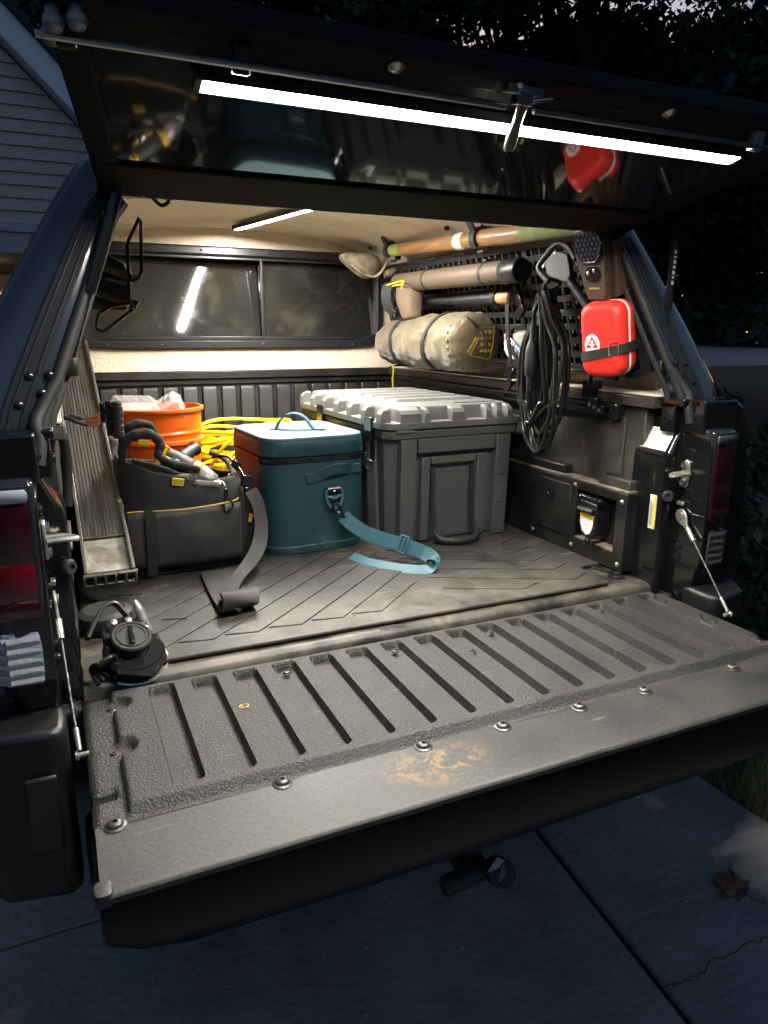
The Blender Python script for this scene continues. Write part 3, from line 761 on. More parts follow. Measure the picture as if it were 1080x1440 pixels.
# side windows behind the gear wall
def MP(y, z, off=0.): return (.71-.30*(z-.5)-off*.958, y, z-off*.287)
for s in (1, -1):
    sw = M(); pts = resamp([(.105,.545),(.13,.525),(1.50,.525),(1.54,.56),(1.54,.84),(1.50,.875),(.28,.875),(.22,.845),(.105,.60),(.105,.545)], 60)
    def lp_(gr, off):
        cy, cz2 = .82, .70; o = []
        for y, z in pts:
            d = Vector((y-cy, z-cz2)); d = d*(1+gr/max(.05, d.length)); p = MP(cy+d.x, cz2+d.y, off); o.append((s*p[0], p[1], p[2]))
        return o
    sw.loft([lp_(0, -.05), lp_(0, -.012), lp_(-.006, -.006), lp_(-.03, -.006), lp_(-.034, -.012), lp_(-.034, -.03)], False, False)
    swo = obj('side_window', sw, 'alu_black', CAP, angle=35)
    pg = M(); pg.loft([lp_(-.02, -.02), lp_(-.02, -.025)]); obj('pane', pg, 'tint_glass', swo, smooth=False)
# rear frame trims, seal and pillar bolts
for s in (1, -1):
    def PX(z, f, dy=0.):   # f 0 = opening edge, 1 = outer edge
        xi = np.interp(z, [.487,.50,.845,.88], [.725,.722,.578,.55]); xo = np.interp(z, [q[1] for q in OUT], [q[0] for q in OUT])
        return Vector((s*(xi+(xo-xi)*f), yr(z)+dy, z))
    def strip(f0, f1, d0, d1, z0=.488, z1=.868, nn=10):
        t = M(); L = []
        for k in range(nn+1):
            z = z0+(z1-z0)*k/nn
            a, b, c, d = PX(z, f0, d0), PX(z, f1, d0), PX(z, f1, d1), PX(z, f0, d1); L.append([a, b, c, d])
        t.loft(L); return t
    t = strip(.10, .42, -.006, .006); obj('frame_trim', t, 'alu_black', CAP, bevel=.002)
    t = strip(.17, .20, -.0085, -.004); obj('trim_ridge', t, 'alu_black', CAP, bevel=.001)
    t = strip(.31, .34, -.0085, -.004); obj('trim_ridge', t, 'alu_black', CAP, bevel=.001)
    sl = M(); sl.tube([PX(.478+.39*k/14, -.06, .004) for k in range(15)], .0105, 10); obj('door_seal', sl, 'seal', CAP)
    sl = M(); sl.tube([PX(.478+.39*k/14, -.15, .035) for k in range(15)], .007, 8); obj('door_seal', sl, 'seal', CAP)
    bt = M(); bt.lathe([(.0075,0),(.0075,.002),(.005,.0045),(0,.0055)], 14, (0,0,0), rot_to((0,-1,.1))); s0 = None
    for z, f in ((.527,.26),(.572,.26),(.545,.06),(.574,.05),(.512,.06)):
        v = PX(z, f, -.006)-Vector((0,.8,.487))
        if s0 is None: s0 = obj('bolt', bt, 'black_gloss', None); s0.parent = CAP; s0.location = v
        else: dup(s0, CAP, v)
    # weather strip that turns over the bed rail
    ws = M(); ws.tube(spline([PX(.56,-.05,.0),PX(.52,.0,-.004),PX(.495,.02,-.01),(s*.722,-.012,.470),(s*.728,-.02,.43)], 6), .011, 10); obj('rail_seal', ws, 'joint_filler_grey' if False else 'seal', CAP)
    # gas strut from the pillar up to the hatch
    a, b = Vector((s*.690, .055, .565)), Vector((s*.612, .055, .893)) if s < 0 else Vector((s*.672, .03, .893))
    if s < 0: a, b = Vector((-.664,.052,.585)), Vector((-.560,.070,.878))
    gs = M(); gs.tube([a, a.lerp(b,.5)], .0042, 10); gs.tube([a.lerp(b,.42), a.lerp(b,.44), a.lerp(b,1.0)], [.0085,.0095,.0095], 12)
    gso = obj('gas_strut', gs, 'black_gloss', CAP)
    sk = M(); sk.rrbox(.026,.026,-.016,.016,.008,.004); sk.v = [tuple(a+Vector(v)) for v in sk.v]; sk.lathe([(.006,0),(.006,.03)], 10, a, rot_to((s,0,0))); obj('ball_socket', sk, 'black_plastic', gso)
    if s > 0:
        q = M(); dd = (b-a)
        for k in range(7):
            p = a+dd*(.60+.035*k); q.box(p+Vector((-.004,-.0088,0)), (.007,.0012,.006 if k % 2 else .009))
        obj('strut_print', q, 'print_grey', gso)
# ---- hatch: hinged at the top of the opening, tilted up towards the viewer
def H(x, y, off=0.): return Vector((x, y-off*.25, .870-.26*(y-.15)-off*.968))
def plate(c, o0, o1):
    p = M(); return p.loft([[H(x, y, o0) for x, y in c], [H(x, y, o1) for x, y in c]])
def xe(y): return .588+(.1-y)*.175
hf = M()
def addp(c, o0, o1): hf.loft([[H(x, y, o0) for x, y in c], [H(x, y, o1) for x, y in c]])
addp([(-xe(.11),.112),(xe(.11),.112),(xe(.0),.002),(-xe(.0),.002)], .006, -.022)
addp([(-xe(-.318),-.318),(xe(-.318),-.318),(xe(-.352),-.352),(xe(-.36)-.03,-.362),(-xe(-.36)+.03,-.362),(-xe(-.352),-.352)], .006, -.022)
for s in (1, -1): addp([(s*xe(.002),.002),(s*xe(-.318),-.318),(s*(xe(-.318)-.040),-.318),(s*(xe(.002)-.040),.002)], .006, -.022)
hfo = obj('hatch', hf, 'lip_black', CAP, bevel=.004, seg=3)
gp = plate([(-xe(.003)+.03,.003),(xe(.003)-.03,.003),(xe(-.317)-.03,-.317),(-xe(-.317)+.03,-.317)], .0, -.006); obj('hatch_glass', gp, 'tint_glass', hfo, smooth=False)
sk = plate([(-xe(.11),.112),(xe(.11),.112),(xe(-.34),-.345),(-xe(-.34),-.345)], -.0225, -.030); obj('hatch_skin', sk, 'lip_black', hfo, bevel=.003)
rd = M(); rd.tube([H(-.672,-.326,.030), H(-.052,-.324,.030)], .0042, 8); rd.tube([H(-.002,-.324,.030), H(.640,-.322,.030)], .0042, 8); obj('lock_rod', rd, 'steel', hfo)
for x in (-.440, .474, -.64):
    c = M(); p = H(x, -.322, .020); c.box(p, (.022,.016,.034), (R(14),0,0)); obj('rod_clip', c, 'black_plastic' if x < 0 else 'tool_grey', hfo, bevel=.003)
for x in (-.232, -.036, .256): 
    c = M(); c.lathe([(.012,0),(.012,.002),(.008,.006),(0,.0075)], 18, H(x,-.338,.006), rot_to((0,-.25,-.97))); obj('bolt', c, 'steel', hfo)
for p in (H(-.628,-.345,.01), H(-.652,-.338,.012), H(-.655,-.318,.014)):
    c = M(); c.lathe([(.008,-.01),(.008,.004),(.011,.006),(.012,.012),(.009,.018),(0,.02)], 14, p, rot_to((0,-.25,-.97))); obj('ball_stud', c, 'tool_grey', hfo)
hd = M(); base = H(-.026,-.334,.008)
hd.box(base, (.062,.022,.012), (R(14),0,0)); hd.box(base+Vector((.0,0,-.010)), (.026,.02,.02), (R(14),0,0)); hd.tube([base+Vector((-.004,-.002,-.018)), base+Vector((.05,-.004,-.006))], .0035, 8)
hdo = obj('latch_handle', hd, 'steel', hfo, bevel=.003)
lv = M(); a = base+Vector((.002,0,-.016)); b = Vector((-.022,-.298,.915))
d = (b-a); q = frame(a, d, (1,.2,0)); Ln = d.length
lv.loft([[q @ Vector((x*Ln, y*w, z)) for y, z in ((-1,-.003),(1,-.003),(1,.003),(-1,.003))] for x, w in ((-.05,.007),(.12,.010),(.35,.008),(.6,.010),(.92,.011),(1.0,.008))]); obj('latch_lever', lv, 'steel', hdo, bevel=.002)
cl = M(); cl.tube(spline([H(-.52,.10,.006), Vector((-.500,.12,.878)), Vector((-.482,.135,.868)), Vector((-.468,.14,.876)), Vector((-.470,.14,.892))], 6), .0035, 8); obj('cable_loop', cl, 'rope_black', hfo)
# ================================================================== LED LIGHT BARS
def light_bar(name, label, a, b, up, w, mt, endmat='black_plastic', clip=True):
    a, b, up = Vector(a), Vector(b), Vector(up).normalized()
    d = (b-a).normalized(); sd = d.cross(up).normalized(); Ln = (b-a).length
    q = frame(a, d, sd)     # x along, y side, z = d x sd
    zz = Vector((q[0][2], q[1][2], q[2][2])); sg = 1 if zz.dot(up) > 0 else -1
    t = thing(name, label, 'light bar', tuple(a))
    h = M(); h.tf = q
    h.loft([[(x, y, sg*z) for y, z in ((-w/2-.0005,-.0045),(-w/2-.0025,-.0045),(-w/2-.0025,.012),(w/2+.0025,.012),(w/2+.0025,-.0045),(w/2+.0005,-.0045),(w/2+.0005,.0045),(-w/2-.0005,.0045))] for x in (0, Ln)])
    obj('housing', h, 'alu_black', t, bevel=.001)
    f = M(); f.tf = q
    f.loft([[(x, y, sg*z) for y, z in ((-w/2,.0032),(-w/2,.000),(-w/3,-.003),(w/3,-.003),(w/2,.000),(w/2,.0032))] for x in (.006, Ln-.006)])
    obj('diffuser', f, mt, t, angle=60)
    for x in (-.004, Ln-.006):
        e = M(); e.tf = q; e.loft([[(x+k, y, sg*z) for y, z in ((-w/2-.003,-.0035),(-w/2-.003,.0125),(w/2+.003,.0125),(w/2+.003,-.0035))] for k in (0,.010)])
        obj('end_cap', e, endmat, t, bevel=.001)
    return t
light_bar('light_bar', 'long lit white light bar under the raised rear hatch', H(-.484,-.262,.020), H(.503,-.262,.020), (0,.25,.97), .026, 'led')
light_bar('light_bar', 'short lit white light bar on the cream ceiling of the cap', (-.022,1.50,1.013), (.158,.52,1.013), (0,0,1), .024, 'led_ceiling')

# ================================================================== RUBBER BED MAT
t = thing('bed_mat', 'black rubber bed mat with chevron ribs, dusty, covering the truck bed floor', 'mat', (0,.8,0))
bmx = M()
poly = [(-.552,.052),(.577,.052),(.583,.058),(.586,.168),(.590,.180),(.604,.186),(.690,.186),(.690,1.65),(-.690,1.65),(-.690,.262),(-.682,.256),(-.572,.186),(-.563,.178)]
bmx.prism(poly, .0045, .0125)
obj('mat_sheet', bmx, 'mat_rubber', t, bevel=.0025)
rim = M()
def strip2(a, b, w, z0, z1, ends=(0,0)):
    a, b = Vector((*a,0)), Vector((*b,0)); d = (b-a).normalized(); n_ = Vector((-d.y, d.x, 0))*w/2
    rim.loft([[(p.x,p.y,z) for p in (a-n_, b-n_+d*ends[0], b+n_+d*ends[1], a+n_)] for z in (z0, z1)])
# long raised bars running from the middle outwards and towards the tailgate, in chevrons
for s, ang, x0 in ((-1, 222, .10), (1, -26, .10)):
    for k in range(17):
        yb = .12+.088*k
        d = Vector((math.cos(R(ang)), math.sin(R(ang)), 0))
        st_ = Vector((.10*s*0+.10, yb+.16, 0)) if s < 0 else Vector((.17, yb+.09, 0))
        # clip to the mat
        T = 2.
        for (nx_, ny_, c) in ((-1,0,.60),(1,0,.56),(0,-1,-.10)):
            den = nx_*d.x+ny_*d.y; num = c-(nx_*st_.x+ny_*st_.y)
            if den > 1e-6: T = min(T, num/den)
        if T < .05: continue
        en = st_+d*T; 
        tpr = .03 if s < 0 else -.03
        if max(st_.y, en.y) > 1.62: continue
        strip2(st_[:2], en[:2], .058 if s < 0 else .056, .0120, .0150, (0, 0) if T < .2 else ((.0,-.045) if s < 0 else (-.045,.0)))
obj('raised_rib', rim, 'mat_rubber', t, bevel=.0009, kind='stuff')
# ring near the right corner of the bed
t = thing('tie_down_ring', 'black tie-down ring lying on the dusty bed floor by the right pillar', 'ring', (.637,.125,0))
r_ = M(); r_.tube([(.628+.030*math.cos(a), .135+.026*math.sin(a), .007+.016*(math.cos(a)*-.5+.5)) for a in [2*PI*k/24 for k in range(24)]], .0036, 8, closed=True); obj('ring', r_, 'black_metal', t)
r_ = M(); r_.lathe([(.024,0),(.024,.004),(.013,.006),(.012,.011),(.006,.011),(0,.009)], 18, (.650,.105,.0005)); obj('base_plate', r_, 'black_metal', t)
t = thing('wire_scrap', 'thin dark scrap of wire lying on the mat in front of the tool bag', 'wire', (-.50,.25,.0142))
r_ = M(); r_.tube(spline([(-.525,.256,.0160),(-.505,.250,.0163),(-.487,.246,.0158),(-.472,.238,.0162)], 5), .0016, 6); obj('wire', r_, 'rope_black', t)
t = thing('twig', 'thin brown twig on the dusty sill at the rear of the bed', 'twig', (-.05,.036,0))
r_ = M(); r_.tube(spline([(-.085,.036,.0026),(-.055,.043,.0035),(-.020,.036,.003)], 5), .0013, 6); obj('stem', r_, 'twig', t)

# ================================================================== SOFT COOLER
t = thing('soft_cooler', 'teal soft cooler with zipped lid and shoulder strap, beside the grey chest', 'cooler', (-.034,.782,.0142), (0,0,R(3.5)))
def cool_loops(zs):
    L = []
    for z, w, d, r in zs: L.append([(x, y, z) for x, y in rrect(w, d, r, 8)])
    return L
c = M(); c.loft(cool_loops([(0,.290,.33,.065),(.005,.302,.344,.07),(.02,.309,.351,.072),(.15,.316,.360,.068),(.262,.320,.364,.066),(.268,.320,.364,.066)]))
c.jit(.0022, 7, 3); obj('body', c, 'cooler', t, local=True, angle=50)
c = M(); c.loft(cool_loops([(.002,.290,.332,.066),(.003,.310,.352,.071),(.022,.3155,.3575,.072),(.0255,.308,.350,.071)])); obj('base_band', c, 'cooler', t, local=True)
c = M(); c.loft(cool_loops([(.2695,.312,.356,.063),(.2705,.325,.369,.066),(.2845,.325,.369,.066),(.2855,.312,.356,.063)])); zo = obj('zipper_band', c, 'zipper', t, local=True)
tz = M()
P = rrect(.3255, .3695, .066, 10); n_ = len(P)
for k in range(0, 132):
    f = k/132*n_; i = int(f); a, b = Vector((*P[i % n_],0)), Vector((*P[(i+1) % n_],0)); p = a.lerp(b, f-i); an = math.atan2((b-a).y, (b-a).x)
    if p.y > .1: continue
    tz.box((p.x, p.y, .2775), (.004,.0035,.006), (0,0,an))
obj('zipper_teeth', tz, 'black_gloss', zo, local=True, kind='stuff')
pl = M(); pl.box((.150,-.176,.262), (.010,.006,.045), (0,.1,0)); pl.tube([(.152,-.180,.24),(.154,-.183,.225)], .004, 8); obj('zipper_pull', pl, 'zipper', t, local=True, bevel=.002)
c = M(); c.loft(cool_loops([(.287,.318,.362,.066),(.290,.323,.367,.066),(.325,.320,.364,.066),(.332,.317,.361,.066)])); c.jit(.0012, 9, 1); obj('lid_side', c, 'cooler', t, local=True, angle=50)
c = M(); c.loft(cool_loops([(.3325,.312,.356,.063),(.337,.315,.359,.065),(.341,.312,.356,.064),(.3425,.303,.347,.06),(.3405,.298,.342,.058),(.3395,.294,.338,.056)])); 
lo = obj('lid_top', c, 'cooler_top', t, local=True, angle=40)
hd = M(); hd.ribbon(spline([(-.070,.040,.3405),(-.052,.034,.3425),(-.044,.028,.362),(-.025,.018,.382),(.0,.004,.388),(.024,-.012,.376),(.040,-.024,.352),(.050,-.030,.3425),(.070,-.042,.3405)], 6), .034, .005, (.5,.86,0)); obj('top_handle', hd, 'cooler_strap', t, local=True, angle=60)
tag_ = M(); tag_.box((.062,-.037,.3435), (.034,.036,.0016), (0,0,-.5)) ; obj('handle_pad', tag_, 'cooler_strap', t, local=True)
FY = -.1805
GX = -.022
gh = M(); 
gh.ribbon(spline([(-.022+GX, FY-.0025,.222),(.010+GX, FY-.0035,.226),(.035+GX, FY-.016,.240),(.062+GX, FY-.024,.249),(.090+GX, FY-.018,.246),(.115+GX, FY-.0035,.240),(.148+GX, FY-.0025,.243)], 7), .028, .0045, (0,-.1,1)); obj('grab_handle', gh, 'cooler', t, local=True, angle=60)
for x, z in ((-.008,.223),(.137,.242)):
    p = M(); p.box((x+GX, FY-.0052, z), (.028,.003,.027), (0,-.08,0)); obj('handle_patch', p, 'cooler', t, local=True, bevel=.002)
# D-ring block and clip
dr = M(); dr.box((.062+GX, FY-.006, .185), (.050,.012,.016)); dro = obj('ring_mount', dr, 'zipper', t, local=True, bevel=.004, seg=3)
pr = M()
for k in range(9): pr.box((.044+.0045*k+GX, FY-.0126, .1895+.0004*(k % 2)), (.0028,.0008,.004))
pr.box((.062+GX, FY-.0126, .182), (.006,.0008,.004)); obj('mount_print', pr, 'print_white', dro, local=True)
dg_ = M(); dg_.tube(spline([(.038+GX, FY-.010,.186),(.036+GX, FY-.012,.165),(.044+GX, FY-.015,.140),(.062+GX, FY-.017,.130),(.080+GX, FY-.015,.140),(.088+GX, FY-.012,.165),(.086+GX, FY-.010,.186)], 6), .0042, 8)
dg_.tube([(.038+GX, FY-.012,.168),(.062+GX, FY-.016,.160),(.086+GX, FY-.012,.168)], .0035, 8); obj('d_ring', dg_, 'cooler_strap', t, local=True)
hk = M(); hk.tube(spline([(.060+GX, FY-.022,.146),(.074+GX, FY-.026,.136),(.072+GX, FY-.030,.120),(.060+GX, FY-.026,.124),(.052+GX, FY-.022,.138)], 6, True), .0034, 8, closed=True); hk.tube([(.070+GX, FY-.028,.122),(.084+GX, FY-.032,.104)], .0055, 8); obj('snap_hook', hk, 'black_gloss', t, local=True)
sp = M(); sp.ribbon(spline([(.080+GX, FY-.030,.108),(.100+GX, FY-.040,.088),(.125+GX, FY-.075,.066),(.160+GX, FY-.125,.053),(.195+GX, FY-.185,.046),(.222+GX, FY-.240,.038),(.232+GX, FY-.282,.030),(.226+GX, FY-.300,.017),(.205+GX, FY-.300,.0045),(.170+GX, FY-.280,.003),(.12+GX, FY-.225,.003),(.085+GX, FY-.165,.003),(.070+GX, FY-.10,.003)], 7), .040, .0028,
    [Vector((.35,.15,1))]*37+[Vector((.55,.55,.9))]*6+[Vector((.62,.68,.45))]*42)
so = obj('shoulder_strap', sp, 'cooler_strap', t, local=True, angle=60)
bk = M(); q = frame((.196+GX, FY-.187,.0475), (.42,-.86,-.1), (.35,.15,1)); bk.tf = q
for sx in (-.016, .016): bk.box((sx*.8, 0, .002), (.005,.050,.008))
for sy in (-.0235, .0235): bk.box((0, sy, .002), (.030,.004,.008))
bk.box((0,0,.004),(.005,.046,.004)); obj('slider', bk, 'cooler_strap', t, local=True, bevel=.0015)
# raised lettering panel on the left side: frame with slanted letter strokes
XL = -.1575
lg_ = M()
for a, b in (((.026,.045),(.026,.235)),((.072,.045),(.072,.235)),((.026,.045),(.072,.045)),((.026,.235),(.072,.235))):
    lg_.tube([(XL+.003*0-.0008*(1 if a[1]>.1 else 0), -.110+a[0], a[1]), (XL-.0008*(1 if b[1]>.1 else 0), -.110+b[0], b[1])], .0022, 6)
for k in range(7):
    z = .060+.024*k; y0, y1 = -.110+.034, -.110+.062
    lg_.box((XL-.0005, (y0+y1)/2, z+.004), (.003,.030,.0045), (R(18),0,0))
    lg_.box((XL-.0005, y0+.006+.012*(k % 2), z+.012), (.003,.005,.014), (R(18),0,0))
    if k % 3: lg_.box((XL-.0005, y1-.004, z+.012), (.003,.005,.012), (R(18),0,0))
obj('raised_lettering', lg_, 'cooler', t, local=True)

# ================================================================== GREY TOOL CHEST
CX, CY = .388, .915; CR = R(1.6)
t = thing('tool_chest', 'large dark grey plastic tool chest with pale dusty ribbed lid, beside the teal cooler', 'tool chest', (CX, CY, .0142), (0,0,CR)); t.scale = (1.055, 1.04, 1.035)
hw_, hd_ = .225, .355     # half width, half depth
def oct_(w, d, c): return [(-w+c,-d),(w-c,-d),(w,-d+c),(w,d-c),(w-c,d),(-w+c,d),(-w,d-c),(-w,-d+c)]
b = M(); b.loft([[(x, y, z) for x, y in oct_(w, d, c_)] for z, w, d, c_ in ((0,.197,.312,.024),(.006,.203,.318,.024),(.308,.214,.330,.024),(.316,.226,.352,.026),(.338,.228,.354,.026))])
bo = obj('body', b, 'chest', t, local=True, bevel=.003)
fy = lambda z: -.318-.012*z/.31
def wedge(x0, x1, z0, z1, d0, d1=None):      # proud block on the front face
    p = M(); d1 = d0 if d1 is None else d1
    p.loft([[(x0, fy(z)+.002, z), (x1, fy(z)+.002, z), (x1-.003, fy(z)-dd, z), (x0+.003, fy(z)-dd, z)] for z, dd in ((z0, d0), (z1, d1))]); return p
for x0, x1, z0, z1, d in ((-.182,-.128,.0,.314,.026),(.134,.188,.0,.314,.026),(-.128,.134,.272,.314,.026),(-.112,-.080,.006,.258,.020),(.074,.114,.006,.258,.020),(-.080,.074,.236,.258,.020)):
    obj('front_rib', wedge(x0, x1, z0, z1, d), 'chest', bo, local=True, bevel=.003)
for z in (.10,.19): 
    p = wedge(.145,.172,z,z+.06,.030); obj('rib_step', p, 'chest', bo, local=True, bevel=.002)
for y in (-.24,-.12,.0,.12,.24):
    p = M(); p.loft([[(-.2045-.011*z/.31, y-.03, z), (-.216-.010*z/.31, y-.026, z), (-.216-.010*z/.31, y+.026, z), (-.2045-.011*z/.31, y+.03, z)] for z in (.0,.312)]); obj('side_rib', p, 'chest', bo, local=True, bevel=.002)
# lid with chamfered top, notches all round and raised ribs across
l = M(); l.loft([[(x, y, z) for x, y in oct_(w, d, c_)] for z, w, d, c_ in ((.3415,.231,.356,.030),(.345,.235,.360,.030),(.362,.235,.360,.030),(.364,.209,.334,.028),(.392,.204,.329,.028),(.402,.198,.324,.028),(.404,.194,.320,.026))])
lo = obj('lid', l, 'chest_lid', t, local=True, bevel=.0012, angle=25)
def lidblock(p0, p1, nrm, h0=.362, h1=.398):     # buttress between the notches along an edge
    p0, p1, nrm = Vector((*p0,0)), Vector((*p1,0)), Vector((*nrm,0)); p = M(); tt = (p1-p0).normalized()
    p.loft([[p0-nrm*.03+Vector((0,0,z)), p0+nrm*o+tt*e+Vector((0,0,z)), p1+nrm*o-tt*e+Vector((0,0,z)), p1-nrm*.03+Vector((0,0,z))] for z, o, e in ((h0,.001,0),(h1-.012,-.001,.001),(h1-.002,-.009,.003),(h1+.0048,-.026,.006))]); return p
for a, b_ in ((-.186,-.12),(-.110,-.092),(-.022,.022),(.092,.110),(.128,.146),(.166,.186)):
    obj('lid_buttress', lidblock((a,-.358),(b_,-.358),(0,-1)), 'chest_lid', lo, local=True, bevel=.0008, angle=25)
for k in range(7):
    y = -.318+.106*k
    obj('lid_buttress', lidblock((-.234,y+.016),(-.234,y-.016),(-1,0)), 'chest_lid', lo, local=True, bevel=.0008, angle=25)
for k in range(5):
    y = -.175+.088*k
    r_ = M(); r_.loft([[(-.125-.004*k*0, y-.026, .403), (.150, y-.026, .403), (.165, y+.020, .403), (-.140, y+.020, .403)],[(-.112, y-.018, .413), (.138, y-.018, .413), (.150, y+.012, .413), (-.125, y+.012, .413)]])
    obj('lid_rib', r_, 'chest_lid', lo, local=True, bevel=.0015)
q = M(); q.box2((.02,-.29,.4035),(.17,-.25,.4065)); obj('lid_plate', q, 'chest_lid', lo, local=True, bevel=.001)
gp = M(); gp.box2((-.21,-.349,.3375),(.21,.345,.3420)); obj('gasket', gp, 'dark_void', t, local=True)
# front handle: two straps and a rubber grip that hangs to the floor
for x in (-.068, .064):
    s_ = M(); s_.ribbon(spline([(x, -.331,.250),(x+.001,-.334,.20),(x-.001,-.338,.12),(x+.002,-.346,.055),(x+(.004 if x>0 else -.002),-.362,.028)], 6), .013, .004, (1,0,0)); obj('handle_strap', s_, 'webbing_black', t, local=True)
gr = M(); gr.tube(spline([(-.072,-.366,.030),(-.060,-.385,.016),(-.02,-.402,.013),(.03,-.398,.013),(.058,-.380,.018),(.070,-.364,.030)], 8), [.008]+[.0115]*39+[.008], 12); 
gro = obj('handle_grip', gr, 'seal', t, local=True)
for y in (-.255,.13):      # hold-down latch straps on the left side
    la = M(); la.box((-.233,y,.338),(.012,.050,.070)); la.box((-.2275,y,.28),(.006,.044,.06)); lao = obj('latch', la, 'black_gloss', t, local=True, bevel=.003)
    la = M(); la.tube([(-.2335,y-.024,.245),(-.2335,y+.024,.245)], .004, 8); la.tube([(-.2335,y,.245),(-.2335,y,.30)], .004, 8); obj('latch_bar', la, 'steel', lao, local=True)
q = M(); q.box((-.172,-.358,.3385),(.055,.004,.007)); obj('lid_lip', q, 'chest_lid', t, local=True, bevel=.001)

# ================================================================== TOOL BAG
t = thing('tool_bag', 'open black canvas tool bag with yellow piping and a loose shoulder strap', 'tool bag', (-.405,.70,.0142), (0,0,R(4))); t.scale = (1.02, 1.02, 1.10)
def bl(z, w, d, r, cx=0, cy=0, n=6): return [(cx+x, cy+y, z) for x, y in rrect(w, d, r, n)]
b = M(); L = [bl(.0,.30,.24,.05,n=8), bl(.003,.316,.25,.055,n=8), bl(.02,.326,.262,.06,n=8)]
for z, w, d in ((.05,.338,.274),(.08,.342,.280),(.11,.338,.278),(.14,.330,.268),(.17,.318,.252),(.19,.316,.246),(.21,.318,.240),(.23,.312,.228),(.25,.302,.214)): L.append(bl(z, w, d, .07, n=8))
L2 = []
for (z, w, d) in ((.256,.290,.202),(.245,.282,.194),(.20,.28,.20),(.09,.27,.20)): L2.append(bl(z, w, d, .06, n=8))
b.loft(L+L2, True, True)
def rimwave(v):
    x, y, z = v
    if z > .15:
        f = min(1, (z-.15)/.10)
        z += f*(.034*(-x/.15)**1+.016*math.sin(x*20+y*9)+.012*math.cos(y*17)-.012-(.022 if y < 0 else 0)*math.exp(-((x-.03)/.07)**2))
        y += f*.012*math.sin(x*26+.6)
    return (x, y, z)
b.v = [rimwave(v) for v in b.v]
def creases(vs, amp, sc, seed):
    o = []
    for v in vs:
        p = Vector(v); q_ = Vector((p.x*sc+seed, p.y*sc, p.z*sc*.55)); rdg = 1-2*abs(noise.noise(q_)); rdg2 = 1-2*abs(noise.noise(q_*2.3+Vector((9,3,1))))
        d = Vector((p.x, p.y, 0)); d = d.normalized() if d.length > .01 else Vector((0,0,1))
        o.append(tuple(p+d*amp*(rdg*.7+rdg2*.35)))
    return o
b.jit(.014, 7, 2); b.v = creases(b.v, .0085, 13, 4)
obj('body', b, 'bag', t, local=True, subd=1)
bs = M(); bs.rrbox(.322,.254,-.001,.022,.035,.005); obj('base', bs, 'black_plastic', t, local=True)
def panel(nm, x0, x1, z0, z1, y, mt, bulge=.010, seed=0):
    p = M(); L = []
    nx_, nz_ = 14, 8
    vs = []; 
    for j in range(nz_+1):
        for i in range(nx_+1):
            u, v = i/nx_, j/nz_
            vs.append((x0+(x1-x0)*u, y-bulge*(math.sin(PI*u)*.7+.3)*math.sin(PI*min(1, v*.8+.2)*.9)-.003+.006*v*v, z0+(z1-z0)*v))
    vs = creases(vs, .004, 22, seed)
    fs = [(j*(nx_+1)+i, j*(nx_+1)+i+1, (j+1)*(nx_+1)+i+1, (j+1)*(nx_+1)+i) for j in range(nz_) for i in range(nx_)]
    p.add(vs, fs); p.jit(.003, 24, seed)
    o = obj(nm, p, mt, t, local=True)
    sm_ = o.modifiers.new('thick', 'SOLIDIFY'); sm_.thickness = .004; sm_.offset = 0
    return o
panel('front_pocket', -.105, .125, .028, .165, -.143, 'bag_panel', .014, 4)
panel('side_pocket', -.160, -.118, .03, .165, -.136, 'bag_panel', .004, 5)
pp = M(); pp.tube(spline([(-.160,-.140,.168),(-.118,-.143,.168)], 4), .0016, 6); pp.tube(spline([(-.100,-.149,.167),(-.03,-.157,.166),(.05,-.156,.168),(.11,-.147,.172),(.122,-.142,.176)], 6), .0017, 6); obj('piping', pp, 'piping', t, local=True)
ws_ = M(); ws_.ribbon(spline([(-.111,-.148,.01),(-.109,-.154,.06),(-.108,-.154,.12),(-.106,-.147,.17)], 5), .026, .004, (1,0,0)); obj('web_strap', ws_, 'bag', t, local=True)
yt = M(); yt.box((-.030,-.1345,.228),(.030,.004,.018),(.12,.2,.0)); yo = obj('brand_tag', yt, 'leather_yellow', t, local=True, bevel=.001)
q = Matrix.Translation((-.030,-.1373,.228)) @ Euler((.12,.2,0)).to_matrix().to_4x4() @ Matrix.Rotation(R(90), 4, 'X')
tx = text_mb('CLC', .013, q, .0004); obj('tag_lettering', tx, 'print_black', yo, local=True)
for (pts, nm) in (([(-.150,-.07,.255),(-.150,-.085,.305),(-.128,-.095,.336),(-.085,-.10,.340),(-.060,-.10,.318),(-.068,-.108,.292),(-.050,-.118,.276),(-.01,-.116,.262),(.03,-.112,.250)], 'handle'), ([(-.13,.085,.27),(-.12,.08,.32),(-.09,.075,.345),(-.05,.08,.340),(-.03,.085,.30)], 'handle')):
    h_ = M(); P = spline(pts, 7); h_.tube(P, [.009+.003*math.sin(PI*min(1, k/(len(P)-1)*1.3))+.0012*math.sin(k*1.3) for k in range(len(P))], 10); h_.jit(.0015, 40, 2); obj(nm, h_, 'bag', t, local=True)
yt = M(); yt.box((-.100,-.104,.322),(.030,.004,.014),(.4,.15,0)); obj('handle_tag', yt, 'leather_yellow', t, local=True, bevel=.002)
rm = M(); P = spline([(-.13,-.105,.282),(-.06,-.105,.258),(.02,-.098,.222),(.085,-.092,.214),(.128,-.065,.216),(.145,-.01,.226),(.140,.05,.246),(.115,.09,.256)], 7); rm.tube(P, .0062, 8); obj('rim_binding', rm, 'bag', t, local=True)
